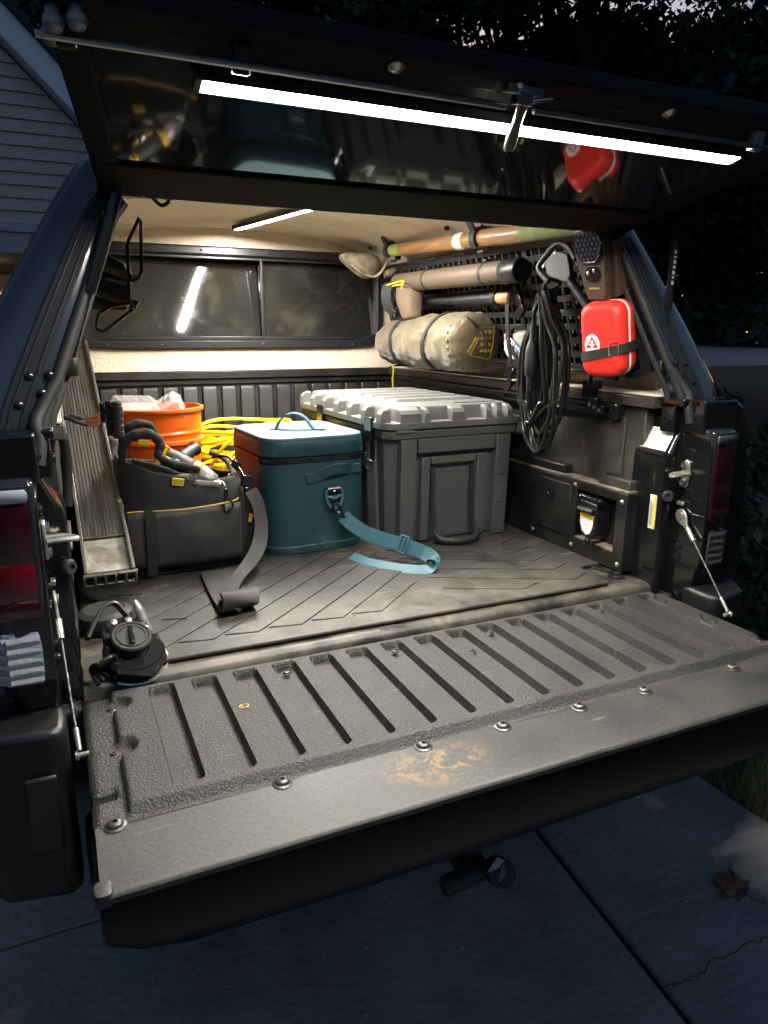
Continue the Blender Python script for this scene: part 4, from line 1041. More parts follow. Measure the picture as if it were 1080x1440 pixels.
cp = M(); P = spline([(.088,-.118,.216),(.092,-.137,.200),(.090,-.148,.180)], 5); cp.tube(P, .0028, 6); cp.tube(spline([(.09,-.147,.180),(.102,-.155,.168),(.098,-.158,.152),(.084,-.156,.150),(.080,-.152,.165)], 5, True), .0026, 6, closed=True); cp.box((.09,-.142,.192),(.010,.008,.020)); obj('zip_clip', cp, 'black_gloss', t, local=True)
cl = M(); cl.tube(spline([(.10,.02,.255),(.13,-.03,.262),(.150,-.075,.235),(.162,-.105,.205)], 6), .0035, 6); cl.box((.145,-.06,.245),(.018,.022,.020),(.3,.5,.2)); cl.box((.160,-.10,.208),(.030,.014,.030),(.2,.2,.3)); cl.box((.165,-.108,.186),(.034,.010,.014),(.1,.1,.3)); obj('strap_clip', cl, 'black_gloss', t, local=True, bevel=.002)
ss = M(); pts = [(.166,-.112,.186),(.178,-.128,.158),(.181,-.145,.120),(.172,-.170,.085),(.150,-.205,.058),(.112,-.250,.038),(.070,-.295,.026),(.036,-.350,.0215),(.010,-.405,.0215),(-.004,-.440,.027),(.004,-.470,.036),(.024,-.478,.022),(.035,-.455,.0185),(.042,-.42,.0180)]
P = spline(pts, 7); ss.ribbon(P, .038, .0026, (1,.22,.12)); obj('shoulder_strap', ss, 'webbing', t, local=True, angle=60)
sp = M(); P = spline([(.045,-.180,.006),(.036,-.25,.006),(.027,-.33,.006),(.020,-.40,.008),(.016,-.455,.012),(.014,-.480,.022),(.016,-.482,.034),(.020,-.466,.043),(.026,-.435,.038)], 7); sp.ribbon(P, .085, .009, (1,.14,0)); obj('shoulder_pad', sp, 'bag_panel', t, local=True, bevel=.003)
og = M(); og.box((.158,-.128,.118),(.010,.004,.022),(0,.3,.3)); obj('side_tag', og, 'piping', t, local=True)

# power tool lying in the mouth of the bag
t = thing('impact_driver', 'yellow and black power tool with grey nose lying in the open tool bag', 'power tool', (-.385,.66,.235))
q = frame((-.412,.640,.310), Vector((.105,-.055,-.058)), (.1,.3,1)).to_3x3()
def TL(x, y, z): return Vector((-.418,.655,.305))+q @ Vector((x, y, z))
tf = Matrix.LocRotScale(Vector((-.418,.648,.300)), q, Vector((.98,.98,.98)))
ax = q @ rot_to((1,0,0))
b = M(); b.tf = tf; b.lathe([(.0,-.030),(.022,-.030),(.031,-.024),(.033,0),(.033,.045),(.030,.050),(0,.05)], 22, (0,0,0), rot_to((1,0,0))); obj('motor_case', b, 'tool_black', t, angle=50)
b = M(); b.tf = tf; b.lathe([(.0305,.0505),(.034,.052),(.034,.070),(.031,.072)], 22, (0,0,0), rot_to((1,0,0))); obj('yellow_collar', b, 'tool_yellow', t)
b = M(); b.tf = tf; b.lathe([(.029,.0722),(.031,.076),(.027,.100),(.022,.118),(.013,.126),(.012,.140),(0,.140)], 22, (0,0,0), rot_to((1,0,0))); obj('gear_nose', b, 'tool_grey', t)
b = M(); b.tf = tf; b.box((.010,.0,.034),(.07,.012,.006)); b.box((-.035,.0,.006),(.014,.064,.055)); b.box((-.044,-.01,.0),(.012,.05,.05)); obj('yellow_housing', b, 'tool_yellow', t, bevel=.004)
b = M(); b.tf = tf; b.box((.012,-.027,.019),(.040,.004,.026),(R(-52),0,0)); obj('name_plate', b, 'black_gloss', t, bevel=.001)
b = M(); b.tf = tf; b.box((.012,-.0305,.0215),(.036,.0008,.018),(R(-52),0,0)); b.cur = 0; obj('plate_rim', b, 'bag_panel', t)
b = M(); b.tf = tf; b.tube([(-.005,.0,.040),(.018,.004,.044)], .007, 8); b.tube([(.0,-.01,.043),(.002,.014,.043)], .005, 8); obj('belt_clip', b, 'zinc', t)
b = M(); b.tf = tf; b.lathe([(.0,0),(.018,0),(.019,.03),(.017,.09),(.022,.1),(0,.1)], 14, (.005,.02,-.02), rot_to((0,.5,-1))); obj('grip', b, 'tool_black', t)
t = thing('battery_pack', 'grey and silver battery pack lying in the tool bag below the power tool', 'battery', (-.39,.63,.235))
b = M(); b.rrbox(.07,.045,0,.018,.012,.004); b.tf = None; mtx = frame((-.405,.607,.262), (1,-.25,-.12), (.2,1,.1)); b.v = [tuple(mtx @ Vector(v)) for v in b.v]; obj('case', b, 'tool_grey', t)
b = M(); b.rrbox(.075,.05,-.016,-.001,.010,.004); b.v = [tuple(mtx @ Vector(v)) for v in b.v]; obj('base', b, 'tool_black', t)
t = thing('work_light', 'pale grey plastic tool edge showing above the front rim of the tool bag', 'tool', (-.335,.60,.225))
b = M(); b.rrbox(.07,.035,0,.016,.012,.005); mtx = frame((-.352,.600,.246), (1,-.1,-.10), (.1,1,.2)); b.v = [tuple(mtx @ Vector(v)) for v in b.v]; obj('case', b, 'tape_case', t)
t = thing('pliers', 'dark tool handle standing in the back of the open tool bag', 'hand tool', (-.30,.70,.2))
b = M(); b.tube(spline([(-.30,.70,.12),(-.305,.695,.20),(-.325,.69,.262)], 6), [.008]*12+[.006], 8); b.tube(spline([(-.285,.69,.12),(-.275,.68,.20),(-.27,.66,.255)], 6), [.007]*12+[.005], 8); obj('handle', b, 'tool_black', t)

# ================================================================== ORANGE BUCKET AND CLEAR BOXES
t = thing('bucket', 'bright orange plastic bucket behind the tool bag', 'bucket', (-.405,1.085,.0142))
b = M()
RO, HB = .146, .393
pr = [(.0,0),(.118,0),(.122,.004),(.1335,.27),(.1335,.285),(.1475,.287),(.1475,.297),(.1365,.300),(.1365,.315),(.1405,.317),(.1405,.323),(.1375,.326),(.139,.384),(.1475,.386),(.1485,.392),(.1475,.396),(.139,.397),(.136,.392),(.130,.30),(.116,.012),(0,.010)]
b.lathe(pr, 56, (0,0,0), None, False, False); obj('shell', b, 'bucket', t, local=True, angle=45)
em = M()
for k in range(5):
    a = R(-72+3.2*k); em.box((.1378*math.cos(a), .1378*math.sin(a), .340), (.0022,.006,.010-.003*(k % 2)), (0,0,a))
obj('moulded_mark', em, 'bucket', t, local=True)
bh = M(); bh.tube([(.150*math.cos(a), .150*math.sin(a), .29-.06*abs(math.sin(a*.5+.6))) for a in [PI*.15+PI*.9*k/20 for k in range(21)]], .0025, 6); obj('bail', bh, 'steel', t, local=True)
def clam(name, label, w, d, h, mtx):
    t = thing(name, label, 'plastic box', tuple(mtx.translation))
    def tb(z0, z1, w0, w1): 
        m_ = M(); m_.loft([[(x, y, z) for x, y in rrect(ww, ww*d/w, .018, 4)] for z, ww in ((z0,w0),(z0+.001,w0*1.0),(z1-.003,w1),(z1,w1*.97))])
        m_.v = [tuple(mtx @ Vector(v)) for v in m_.v]; return m_
    lo_ = tb(0, h*.55, w*.90, w); lo_.jit(.0012, 60); obj('tray', lo_, 'clear_plastic', t)
    up = tb(h*.55+.006, h, w, w*.88); up.jit(.0012, 60, 4); obj('lid', up, 'clear_plastic', t)
    rm_ = M(); rm_.loft([[(x, y, z) for x, y in rrect(w*1.06, d*1.06, .02, 4)] for z in (h*.55+.001, h*.55+.005)]); rm_.v = [tuple(mtx @ Vector(v)) for v in rm_.v]; obj('rim', rm_, 'clear_plastic', t)
    rbm = M()
    for k in range(5):
        x = w*(-.36+.18*k)
        rbm.tube([(x,-d*.47,h*.62),(x,-d*.44,h*.98)], .0022, 5); rbm.tube([(x,-d*.44,h*.985),(x,d*.44,h*.985)], .0018, 5)
    rbm.v = [tuple(mtx @ Vector(v)) for v in rbm.v]; obj('moulded_rib', rbm, 'clear_plastic', t)
clam('clear_box', 'clear plastic box lying flat in the orange bucket, left one', .135, .11, .07, frame((-.475,1.06,.372), (1,.1,-.05), (-.1,1,.1)))
clam('clear_box', 'clear plastic box tipped up on the right in the orange bucket', .105, .095, .06, frame((-.360,1.055,.382), (.80,-.25,.52), (.2,1,.1)))
fill = M(); fill.lathe([(.0,0),(.120,0),(.118,.02),(.06,.035),(0,.03)], 24, (-.405,1.085,.332)); fill.jit(.012, 18); fo = obj('rag', fill, 'brown_cloth', None, origin=(-.405,1.085,.332)); tag(fo, 'crumpled brown rag under the clear boxes inside the bucket', 'rag')

# ================================================================== YELLOW CORD
t = thing('extension_cord', 'coil of bright yellow extension cord behind the teal cooler', 'cord', (-.08,1.25,.0142))
c = M(); rng = random.Random(11)
for k in range(22):
    rx, ry = .155+rng.uniform(-.03,.025), .13+rng.uniform(-.03,.02); z = .05+.262*(k/21)+rng.uniform(-.008,.008); tx_, ty_ = rng.uniform(-.12,.12), rng.uniform(-.10,.14)
    ox, oy = rng.uniform(-.02,.02), rng.uniform(-.02,.02)
    c.tube([(-.08+ox+rx*math.cos(a), 1.25+oy+ry*math.sin(a), z+tx_*rx*math.cos(a)+ty_*ry*math.sin(a)+.006*math.sin(3*a+k)) for a in [2*PI*i/40 for i in range(40)]], .0062, 7, closed=True)
c.tube(spline([(-.232,1.20,.16),(-.225,1.12,.21),(-.19,1.09,.27),(-.12,1.10,.315),(.0,1.14,.335),(.06,1.22,.33)], 8), .0062, 7)
c.tube(spline([(-.235,1.25,.10),(-.22,1.10,.15),(-.17,1.07,.24),(-.1,1.08,.275)], 8), .0062, 7)
obj('coil', c, 'cord_yellow', t)
c = M(); c.rrbox(.26,.2,0,.05,.02,.006,cx=-.08,cy=1.25); c.v = [(x, y, z+.0142) for x, y, z in c.v]; bx_ = obj('storage_box', c, 'brown_cloth', None, origin=(-.08,1.25,.0142)); tag(bx_, 'low brown box under the coil of yellow cord', 'box')

# ================================================================== LOADING RAMP CHANNEL at the left
t = thing('ramp_channel', 'bare aluminium ramp channel leaning up along the left side of the bed', 'ramp', (-.62,.40,.09))
a = Vector((-.617,.398,.082)); bdir = Vector((-.018,.86,.46)).normalized()
q = frame(a, bdir, (0,0,1)); zz = Vector((q[0][2],q[1][2],q[2][2]))   # x along, y up-normal, z sideways
def CH(l0, l1, w, h, th, lift=0):
    m_ = M(); m_.tf = q
    pf = [(-w/2,lift),(w/2,lift),(w/2,lift+h),(w/2-th*2.2,lift+h),(w/2-th*2.2,lift+h-th),(w/2-th,lift+h-th),(w/2-th,lift+th),(-w/2+th,lift+th),(-w/2+th,lift+h-th),(-w/2+th*2.2,lift+h-th),(-w/2+th*2.2,lift+h),(-w/2,lift+h)]
    m_.loft([[(l, yy, xx) for xx, yy in pf] for l in (l0, l1)]); return m_
obj('outer_channel', CH(.0,1.08,.112,.026,.0035), 'alu_raw', t, bevel=.001)
tr = M(); tr.tf = q; tr.box((.60,.0105,0),(.94,.006,.100)); obj('tread', tr, 'alu_raw', t, bevel=.001)
gv = M(); gv.tf = q
for k in range(11): gv.box((.60,.0143,-.043+.0086*k),(.93,.0022,.0022))
obj('tread_groove', gv, 'alu_raw', t)
fl_ = M(); fl_.tf = q; fl_.box((.065,.0050,0),(.125,.0024,.104)); obj('ramp_foot', fl_, 'alu_dusty', t)
ec = M(); ec.tf = q
ec.box((-.006,.020,0),(.008,.006,.120)); ec.box((-.006,-.010,0),(.008,.005,.120))
for k in range(6): ec.box((-.006,.005,-.057+.0228*k),(.010,.026,.006))
obj('slotted_end', ec, 'alu_raw', t, bevel=.0015)
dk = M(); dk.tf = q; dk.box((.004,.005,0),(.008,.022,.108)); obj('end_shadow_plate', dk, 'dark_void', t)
# things jammed round the ramp
t = thing('flashlight', 'black ribbed flashlight clipped upright in front of the orange bucket', 'flashlight', (-.557,.62,.38))
f = M(); pr = [(.0,-.002),(.011,-.002),(.0135,.002)]
for k in range(5): pr += [(.0150,.004+.016*k),(.0150,.016+.016*k),(.0132,.0175+.016*k),(.0132,.0195+.016*k)]
pr += [(.0140,.086),(.0120,.091),(0,.091)]
f.lathe(pr, 22, (-.557,.62,.380), rot_to((.02,0,1))); fo = obj('barrel', f, 'tool_black', t, angle=35)
f = M(); f.box((-.576,.622,.430),(.014,.014,.088)); f.box((-.590,.624,.445),(.012,.018,.050)); f.box((-.570,.622,.446),(.03,.006,.010)); f.box((-.568,.622,.398),(.03,.006,.006)); obj('clamp', f, 'black_gloss', t, bevel=.002)
t = thing('copper_wire', 'frayed bundle of copper wire hung beside the black flashlight', 'wire', (-.64,.6,.43))
w_ = M(); rng = random.Random(2)
for k in range(10):
    z0 = .415+.004*k; w_.tube(spline([(-.597,.612+.002*rng.random(),z0-.006*(k-5)*.15),(-.612,.606+rng.uniform(-.006,.006),.424+.0028*(k-4)),(-.640,.602,.428+.0010*(k-4)),(-.655,.60,.431)], 6), .0022, 6)
wo = obj('strand', w_, 'copper', t)
w_ = M(); w_.tube(spline([(-.628,.592,.420),(-.65,.59,.428),(-.672,.595,.438),(-.70,.60,.440),(-.715,.60,.43)], 6), .0058, 8); w_.tube(spline([(-.640,.60,.436),(-.655,.598,.440),(-.667,.60,.444)], 6), .006, 8); obj('sleeve', w_, 'rope_black', t)
t = thing('work_glove', 'dusty brown leather work glove between the ramp and the tool bag', 'glove', (-.56,.87,.16))
g_ = M(); g_.lathe([(.0,-.055),(.020,-.05),(.030,-.02),(.031,.01),(.022,.035),(.017,.045),(.021,.06),(.018,.075),(0,.08)], 18, (-.560,.875,.275), rot_to((.12,.1,1))); g_.v = [(-.560+(x+.560)*1.35, y, z) for x, y, z in g_.v]; g_.jit(.014, 20, 4); obj('palm', g_, 'brown_cloth', t, subd=1)
g_ = M()
for k in range(3): g_.tube(spline([(-.575+.014*k,.872,.225),(-.570+.015*k,.868,.19),(-.565+.015*k,.87,.160)], 4), [.009]*8+[.006], 8)
obj('fingers', g_, 'brown_cloth', t)
t = thing('trim_strip', 'short pale strip of wood standing between the ramp and the tool bag', 'strip', (-.57,.58,.14))
g_ = M(); g_.box((-.562,.60,.185),(.010,.006,.08),(0,-.22,0)); obj('strip', g_, 'wood_pale', t, bevel=.001)
t = thing('black_hose', 'black rubber hose curled behind the left pillar of the bed', 'hose', (-.70,.30,.36))
g_ = M(); g_.tube(spline([(-.690,.20,.455),(-.684,.22,.42),(-.686,.235,.36),(-.692,.24,.30)], 6), .010, 10); obj('hose', g_, 'rope_black', t)
t = thing('dark_bundle', 'dark bundle of cloth and cord stuffed at the left behind the ramp', 'bundle', (-.65,.85,.2))
g_ = M(); g_.lathe([(.0,-.18),(.05,-.16),(.07,-.05),(.065,.05),(.05,.12),(0,.15)], 16, (-.635,1.0,.19)); g_.jit(.03, 9, 5); obj('cloth', g_, 'brown_cloth', t, subd=1)

# ================================================================== REEL at the rear left corner
t = thing('winch_reel', 'black hand winch reel with round knob and hook at the rear left bed corner', 'winch', (-.62,.06,0))
n_ = Vector((.10,-.42,.90)).normalized(); c0 = Vector((-.604,.072,.012))
rt = rot_to(n_)
g_ = M(); g_.lathe([(.0,-.010),(.052,-.010),(.057,-.004),(.059,.030),(.052,.038),(0,.038)], 30, c0, rt); obj('drum', g_, 'black_gloss', t)
g_ = M(); g_.lathe([(.0,.0365),(.034,.0365),(.036,.042),(.0345,.058),(0,.058)], 28, c0+Vector((-.004,.012,0)), rt); obj('hub', g_, 'black_plastic', t)
kc = c0+Vector((-.006,.013,.001))
g_ = M(); g_.lathe([(.0,.0585),(.0365,.0585),(.0385,.062),(.0385,.066),(.036,.0685),(.033,.0685),(.0315,.0665),(.0295,.0665),(.028,.0685),(.0255,.0685),(.0245,.067),(0,.067)], 36, kc, rt); ko = obj('knob', g_, 'tool_black', t, angle=25)
g_ = M(); g_.box(kc+n_*.070, (.010,.046,.007), rt); obj('knob_bar', g_, 'black_gloss', ko, bevel=.002)
g_ = M(); g_.tube([c0+n_*.004+rt @ Vector((.066*math.cos(a), .062*math.sin(a), 0)) for a in [R(-120+12*k) for k in range(16)]], .0035, 8); obj('wire_guard', g_, 'zinc', t)
g_ = M(); g_.loft([[c0+rt @ Vector((x, y, z)) for x, y in ((-.036,-.058),(.022,-.072),(.058,-.030),(.050,.035),(-.04,.04))] for z in (.030,.036)]); obj('cover_plate', g_, 'black_gloss', t, bevel=.002)
g_ = M(); g_.box((-.610,.110,.058),(.075,.035,.05),(.2,0,.2)); g_.box((-.640,.095,.045),(.03,.06,.06)); obj('bracket', g_, 'black_plastic', t, bevel=.004)
g_ = M(); g_.ribbon(spline([(-.682,.045,.085),(-.668,.085,.098),(-.648,.125,.112),(-.626,.142,.112),(-.612,.128,.098),(-.602,.115,.085)], 6), .012, .006, (.5,-.3,.5)); obj('lever_arm', g_, 'black_metal', t, bevel=.0015)
g_ = M(); g_.tube(spline([(-.570,.105,.055),(-.578,.118,.088),(-.588,.128,.118)], 6), [.011]*6+[.010]*3+[.0085,.007,.0055,.004], 10); obj('hook', g_, 'tool_grey', t)
for p in ((-.632,.098,.088),(-.604,.104,.087),(-.576,.08,.074)):
    g_ = M(); g_.lathe([(.007,0),(.007,.003),(.004,.005),(0,.005)], 12, p, rt); obj('rivet', g_, 'zinc', t)
g_ = M(); rng = random.Random(8)
for k in range(4): g_.tube(spline([(-.665+.008*k,.055-.01*k,.006),(-.655+.006*k,.03,.03+.006*k),(-.668,.012,.045),(-.682+.004*k,.03,.03),(-.672+.01*k,-.0+.015*k,.010)], 6), .0045, 7)
obj('chain', g_, 'black_gloss', t)
t = thing('black_disc', 'dark rubber disc on the floor behind the winch reel', 'disc', (-.645,.33,.0142))
g_ = M(); g_.lathe([(.0,0),(.055,0),(.060,.008),(.058,.028),(.045,.036),(.03,.034),(0,.034)], 24, (-.640,.29,.0142)); obj('disc', g_, 'seal', t)

# ================================================================== WIRE RACK on the left wall
t = thing('wire_rack', 'black wire holder with a curved plate on the left wall of the cap', 'rack', (-.56,.42,.70))
g_ = M(); pts = [(-.488,.40,.887),(-.495,.40,.770),(-.501,.41,.757),(-.514,.42,.751),(-.520,.43,.777),(-.517,.43,.831)]
P = []
for i in range(6):
    a, b_ = Vector(pts[i]), Vector(pts[(i+1) % 6]); P += [a.lerp(b_, .12), a.lerp(b_, .5), a.lerp(b_, .88)]
g_.tube(P, .0038, 8, closed=True); obj('upper_hoop', g_, 'black_gloss', t)
g_ = M(); pts = [(-.520,.40,.703),(-.522,.40,.688),(-.585,.39,.642),(-.598,.40,.650),(-.589,.42,.682),(-.561,.43,.697)]
P = []
for i in range(6):
    a, b_ = Vector(pts[i]), Vector(pts[(i+1) % 6]); P += [a.lerp(b_, .12), a.lerp(b_, .5), a.lerp(b_, .88)]
g_.tube(P, .0038, 8, closed=True); obj('lower_hoop', g_, 'black_gloss', t)
g_ = M(); g_.loft([[(x, y, z) for x, z in ((-.660,.82),(-.565,.815),(-.522,.790),(-.512,.760),(-.514,.72),(-.528,.69),(-.60,.69),(-.665,.70))] for y in (.46,.475)]); obj('curved_plate', g_, 'black_plastic', t, bevel=.003)
for z0, dz in ((.762,-.018),(.706,-.014)):
    g_ = M(); g_.ribbon([(-.640,.445,z0+.04+dz*0),(-.560,.44,z0+.012),(-.507,.42,z0-.006)], .02, .003, (0,.6,.8)); obj('arm', g_, 'black_gloss', t)
g_ = M(); g_.box((-.545,.4575,.752),(.045,.003,.006),(0,.22,0)); obj('slot_edge', g_, 'tool_grey', t, bevel=.001)
# ================================================================== GEAR WALL on the right side window
PANM = MP
t = thing('gear_panel', 'black slotted gear panel fixed over the right side window of the cap', 'panel', (.70,.80,.50))
y0, y1, z0, z1 = .185, 1.555, .538, .900
p = M()
def bar(ya, yb, za, zb, o0=.0, o1=.006):
    L = []
    for y in (ya, yb): L.append([MP(y, za, o0), MP(y, zb, o0), MP(y, zb, o1), MP(y, za, o1)])
    p.loft(L)
rows = 9; pz = (z1-z0-.02)/rows
for r_ in range(rows+1):
    zc_ = z0+.010+pz*r_; hh = .0085 if r_ not in (0, rows) else .012
    bar(y0, y1, zc_-hh, zc_+hh)
ncol = 36; py = (y1-y0-.02)/ncol
for c_ in range(ncol+1):
    yc = y0+.01+py*c_; wdt = .0052 if c_ % 9 else .011
    bar(yc-wdt, yc+wdt, z0+.004, z1-.004, .0004, .0056)
obj('slotted_plate', p, 'molle', t, bevel=.0012, seg=1)
p = M()
for y in (y0, y1): bar(y-.006, y+.006, z0-.006, z1+.006, -.004, .010)
for z in (z0, z1): bar(y0, y1, z-.006, z+.006, -.004, .009)
obj('rim', p, 'molle', t, bevel=.002)
sc = M(); nrm = Vector((-.958,0,-.287)); sc.lathe([(.006,0),(.006,.002),(.003,.004),(0,.004)], 10, (0,0,0), rot_to(nrm)); s0 = None
for k in range(4):
    for z in (z0, z1):
        v = Vector(MP(y0+.02+.43*k, z, .010))-Vector((.70,.80,.50))
        if s0 is None: s0 = obj('screw', sc, 'black_gloss', None); s0.parent = t; s0.location = v
        else: dup(s0, t, v)
# utility rail below
t = thing('utility_rail', 'black aluminium utility rails along the top of the right bed wall', 'rail', (.68,.9,.44))
p = M(); p.box2((.672,.20,.447),(.690,1.60,.456)); p.box2((.672,.20,.425),(.690,1.60,.433)); p.box2((.684,.20,.433),(.699,1.60,.447)); obj('rail', p, 'alu_black', t, bevel=.0015)
p = M(); p.box2((.668,.175,.418),(.698,.205,.46)); obj('end_stop', p, 'black_gloss', t, bevel=.003)
t = thing('rail_clamp', 'black clamp with small bolts on the utility rail below the red kit', 'clamp', (.665,.25,.45))
p = M(); p.box2((.650,.235,.425),(.672,.275,.470)); p.box2((.662,.272,.468),(.700,.315,.515)); p.box2((.655,.215,.430),(.670,.24,.452)); po = obj('block', p, 'black_gloss', t, bevel=.003)
p = M()
for y, z in ((.243,.447),(.262,.452),(.222,.44)): p.lathe([(.0045,0),(.0045,.003),(.002,.003),(.002,.001),(0,.001)], 10, (.650,y,z), rot_to((-1,0,0)))
obj('bolt', p, 'zinc', po)
p = M(); p.tube(spline([(.665,.285,.500),(.655,.27,.530),(.645,.235,.537),(.640,.19,.533),(.638,.15,.528)], 6), .0055, 8); obj('bracket_arm', p, 'black_gloss', t)

# ---- wooden pole with green grip held by two rubber clamps
t = thing('wooden_pole', 'round wooden pole with green taped grip held high above the gear panel', 'pole', (.535,.8,.92))
A_, B_ = Vector((.520,1.315,.944)), Vector((.535,.12,.900))
def pol(f): return A_.lerp(B_, f)
def seg(f0, f1, r0_, r1_, mt, nm, n=18):
    m_ = M(); m_.tube([pol(f0+(f1-f0)*k/6) for k in range(7)], [r0_+(r1_-r0_)*k/6 for k in range(7)], n); return obj(nm, m_, mt, t)
seg(.0,.095,.0215,.0215,'wood_pale','end_section'); seg(.055,.085,.0222,.0222,'tape_green','green_tape'); seg(.095,.73,.0225,.0265,'wood','shaft'); seg(.435,.475,.0262,.0264,'tape_white','white_tape'); seg(.73,1.,.0268,.0225,'grip_green','grip')
def clampg(y, zc, label):
    t = thing('pole_clamp', label, 'clamp', (.54,y,zc), group=None)
    p = M(); p.box((.565,y+.0,zc+.045),(.055,.062,.003),(0,.9,0)); p.box((.545,y+.034,zc+.030),(.010,.006,.075)); obj('plate', p, 'alu_dusty', t, bevel=.001)
    p = M(); p.box((.566,y,zc+.0482),(.012,.012,.004),(0,.9,0)); p.box((.556,y-.006,zc+.030),(.010,.012,.004),(0,.9,0)); obj('slot_bolt', p, 'dark_void', t)
    p = M()
    for sgn in (-1, 1):
        P = [Vector((.528+.031*math.cos(a), y+.012, zc+.031*math.sin(a))) for a in [R(90)+sgn*R(18*k) for k in range(9)]]
        p.ribbon(P, .030, .009, (0,1,0))
    for k in range(5):
        a = R(60-30*k*1.2); p.box((.528+.036*math.cos(a), y+.012, zc+.036*math.sin(a)), (.008,.034,.006), (0,-a,0))
    p.ribbon([(.50,y+.012,zc+.022),(.488,y+.010,zc+.042),(.480,y+.010,zc+.058)], .026, .007, (0,1,0)); obj('rubber_fingers', p, 'seal', t)
f1 = .955; clampg(1.285, pol(.02).z, 'rubber clamp at the far end of the wooden pole, by the tan hat'); clampg(.655, pol(.55).z, 'rubber clamp at the middle of the wooden pole, nearer the hatch')
for (x, y, z, lb) in ((.535,1.50,.985,'small black clip on the ceiling edge near the tan hat'), (.53,.86,.982,'small black clip on the ceiling edge between the two pole clamps')):
    t = thing('ceiling_clip', lb, 'clip', (x,y,z)); p = M(); p.box((x,y,z),(.030,.045,.006),(0,.5,0)); p.box((x-.012,y,z-.010),(.012,.020,.014)); obj('clip', p, 'black_gloss', t, bevel=.003)

# ---- tan tube case
t = thing('tube_case', 'brown tube case with black end strapped to the gear panel', 'tube case', (.545,.8,.82))
A_, B_ = Vector((.545,1.28,.826)), Vector((.548,.470,.816))
def seg2(f0, f1, r_, mt, nm): 
    m_ = M(); m_.tube([pol(f0), pol(f0+.004), pol(f1-.004), pol(f1)], [r_*.93, r_, r_, r_*.93], 28); return obj(nm, m_, mt, t, angle=50)
seg2(0,.90,.0335,'tube_tan','tube'); seg2(.8995,1.0,.0350,'black_plastic','end_cap')
for f in (.30,.765): seg2(f, f+.022, .0352, 'seal', 'strap'); 
p = M()
for f in (.31,.776):
    c_ = pol(f); p.box(c_+Vector((-.005,0,.038)), (.018,.018,.010)); p.box(c_+Vector((.045,0,.01)), (.07,.016,.05))
obj('mount', p, 'seal', t, bevel=.002)

# ---- brown pouch with dark flap and yellow cord
t = thing('pouch', 'brown pouch with dark flap edged in yellow cord, below the tube case', 'pouch', (.54,1.2,.70))
b = M(); L = []
for k in range(9):
    f = k/8; w = .15*(1-.40*f**1.6); d = .075*(1-.25*f)+.02*math.sin(PI*f); L.append([(x*d/1+.0, y*w, -.135*f) for x, y in [(math.cos(a)*.5*abs(math.cos(a))**-.25 if abs(math.cos(a)) > .02 else 0, math.sin(a)*.5) for a in [2*PI*j/24 for j in range(24)]]])
b.loft(L); b.v = [(.545+x+ .10*(-z)*0, 1.195+y+.25*z, .822+z) for x, y, z in b.v]; b.jit(.007, 22, 6); obj('body', b, 'pouch', t, subd=1)
fl_ = M(); fl_.ribbon(spline([(.545,1.265,.826),(.500,1.272,.815),(.492,1.278,.775),(.502,1.28,.735),(.522,1.27,.71)], 6), .085, .004, (0,1,.12)); obj('flap', fl_, 'pouch_flap', t)
yc = M(); yc.tube(spline([(.50,1.31,.815),(.496,1.22,.820),(.494,1.135,.824),(.490,1.128,.812),(.498,1.20,.812),(.502,1.30,.806)], 8), .0026, 6); yc.tube([(.490,1.13,.822),(.492,1.14,.795)], .003, 6); obj('edge_cord', yc, 'piping' if False else 'cord_yellow', t)

# ---- tan stuff sack with rolled tent
t = thing('stuff_sack', 'tan rolled sack with yellow print strapped along the white ledge', 'sack', (.575,1.05,.52))
b = M(); L = []
A_, B_ = Vector((.578,1.460,.602)), Vector((.572,.725,.616))
prof = [(.0,.012),(.012,.035),(.035,.055),(.075,.075),(.14,.086),(.22,.088),(.30,.084),(.345,.090),(.45,.096),(.55,.098),(.66,.095),(.70,.090),(.74,.097),(.84,.101),(.93,.099),(.965,.094),(.985,.080),(.995,.058),(1.0,.020)]
fs_ = [q[0] for q in prof]; rs_ = [q[1] for q in prof]
grid = sorted(set([round(x, 4) for x in list(np.linspace(0, 1, 64))+fs_]))
for f in grid:
    r_ = float(np.interp(f, fs_, rs_)); c_ = pol(f)
    L.append([(c_.x+r_*math.cos(a)*(1+.03*math.sin(5*a+f*20)), c_.y, c_.z+r_*.98*math.sin(a)*(1+.03*math.sin(4*a-f*31))) for a in [2*PI*j/64 for j in range(64)]])
b.loft(L)
def fold(v):
    p = Vector(v); f = (1.460-p.y)/.735; c_ = pol(min(1, max(0, f))); d = p-c_; a = math.atan2(d.z, d.x)
    k1 = noise.noise(Vector((a*2.6+p.y*7, p.y*6, 3.1))); k2 = noise.noise(Vector((a*5.5-p.y*9, p.y*11, 8.7))); k3 = noise.noise(Vector((a*3, p.y*24, 1.7)))
    am = .0045*(1-2*abs(k1))+.0026*(1-2*abs(k2))+.0025*k3
    return tuple(p+d.normalized()*(am-.003)+Vector((0,0,-.006*max(0, math.sin(a))*(k3+.5))))
b.v = [fold(v) for v in b.v]; obj('body', b, 'sack', t)
for f, rr2, off in ((.325,.092,.0),(.715,.098,-.06)):
    s_ = M(); c_ = pol(f); P = [Vector((c_.x+(rr2+.002)*math.cos(a), c_.y+off*math.sin(a)*.6, c_.z+(rr2+.002)*math.sin(a))) for a in [2*PI*j/36 for j in range(37)]]
    s_.ribbon(P, .020, .0035, (0,1,0)); s_.jit(.002, 25); obj('strap', s_, 'webbing_black', t)
pk = M(); rng = random.Random(4)      # gathered mouth of the near end
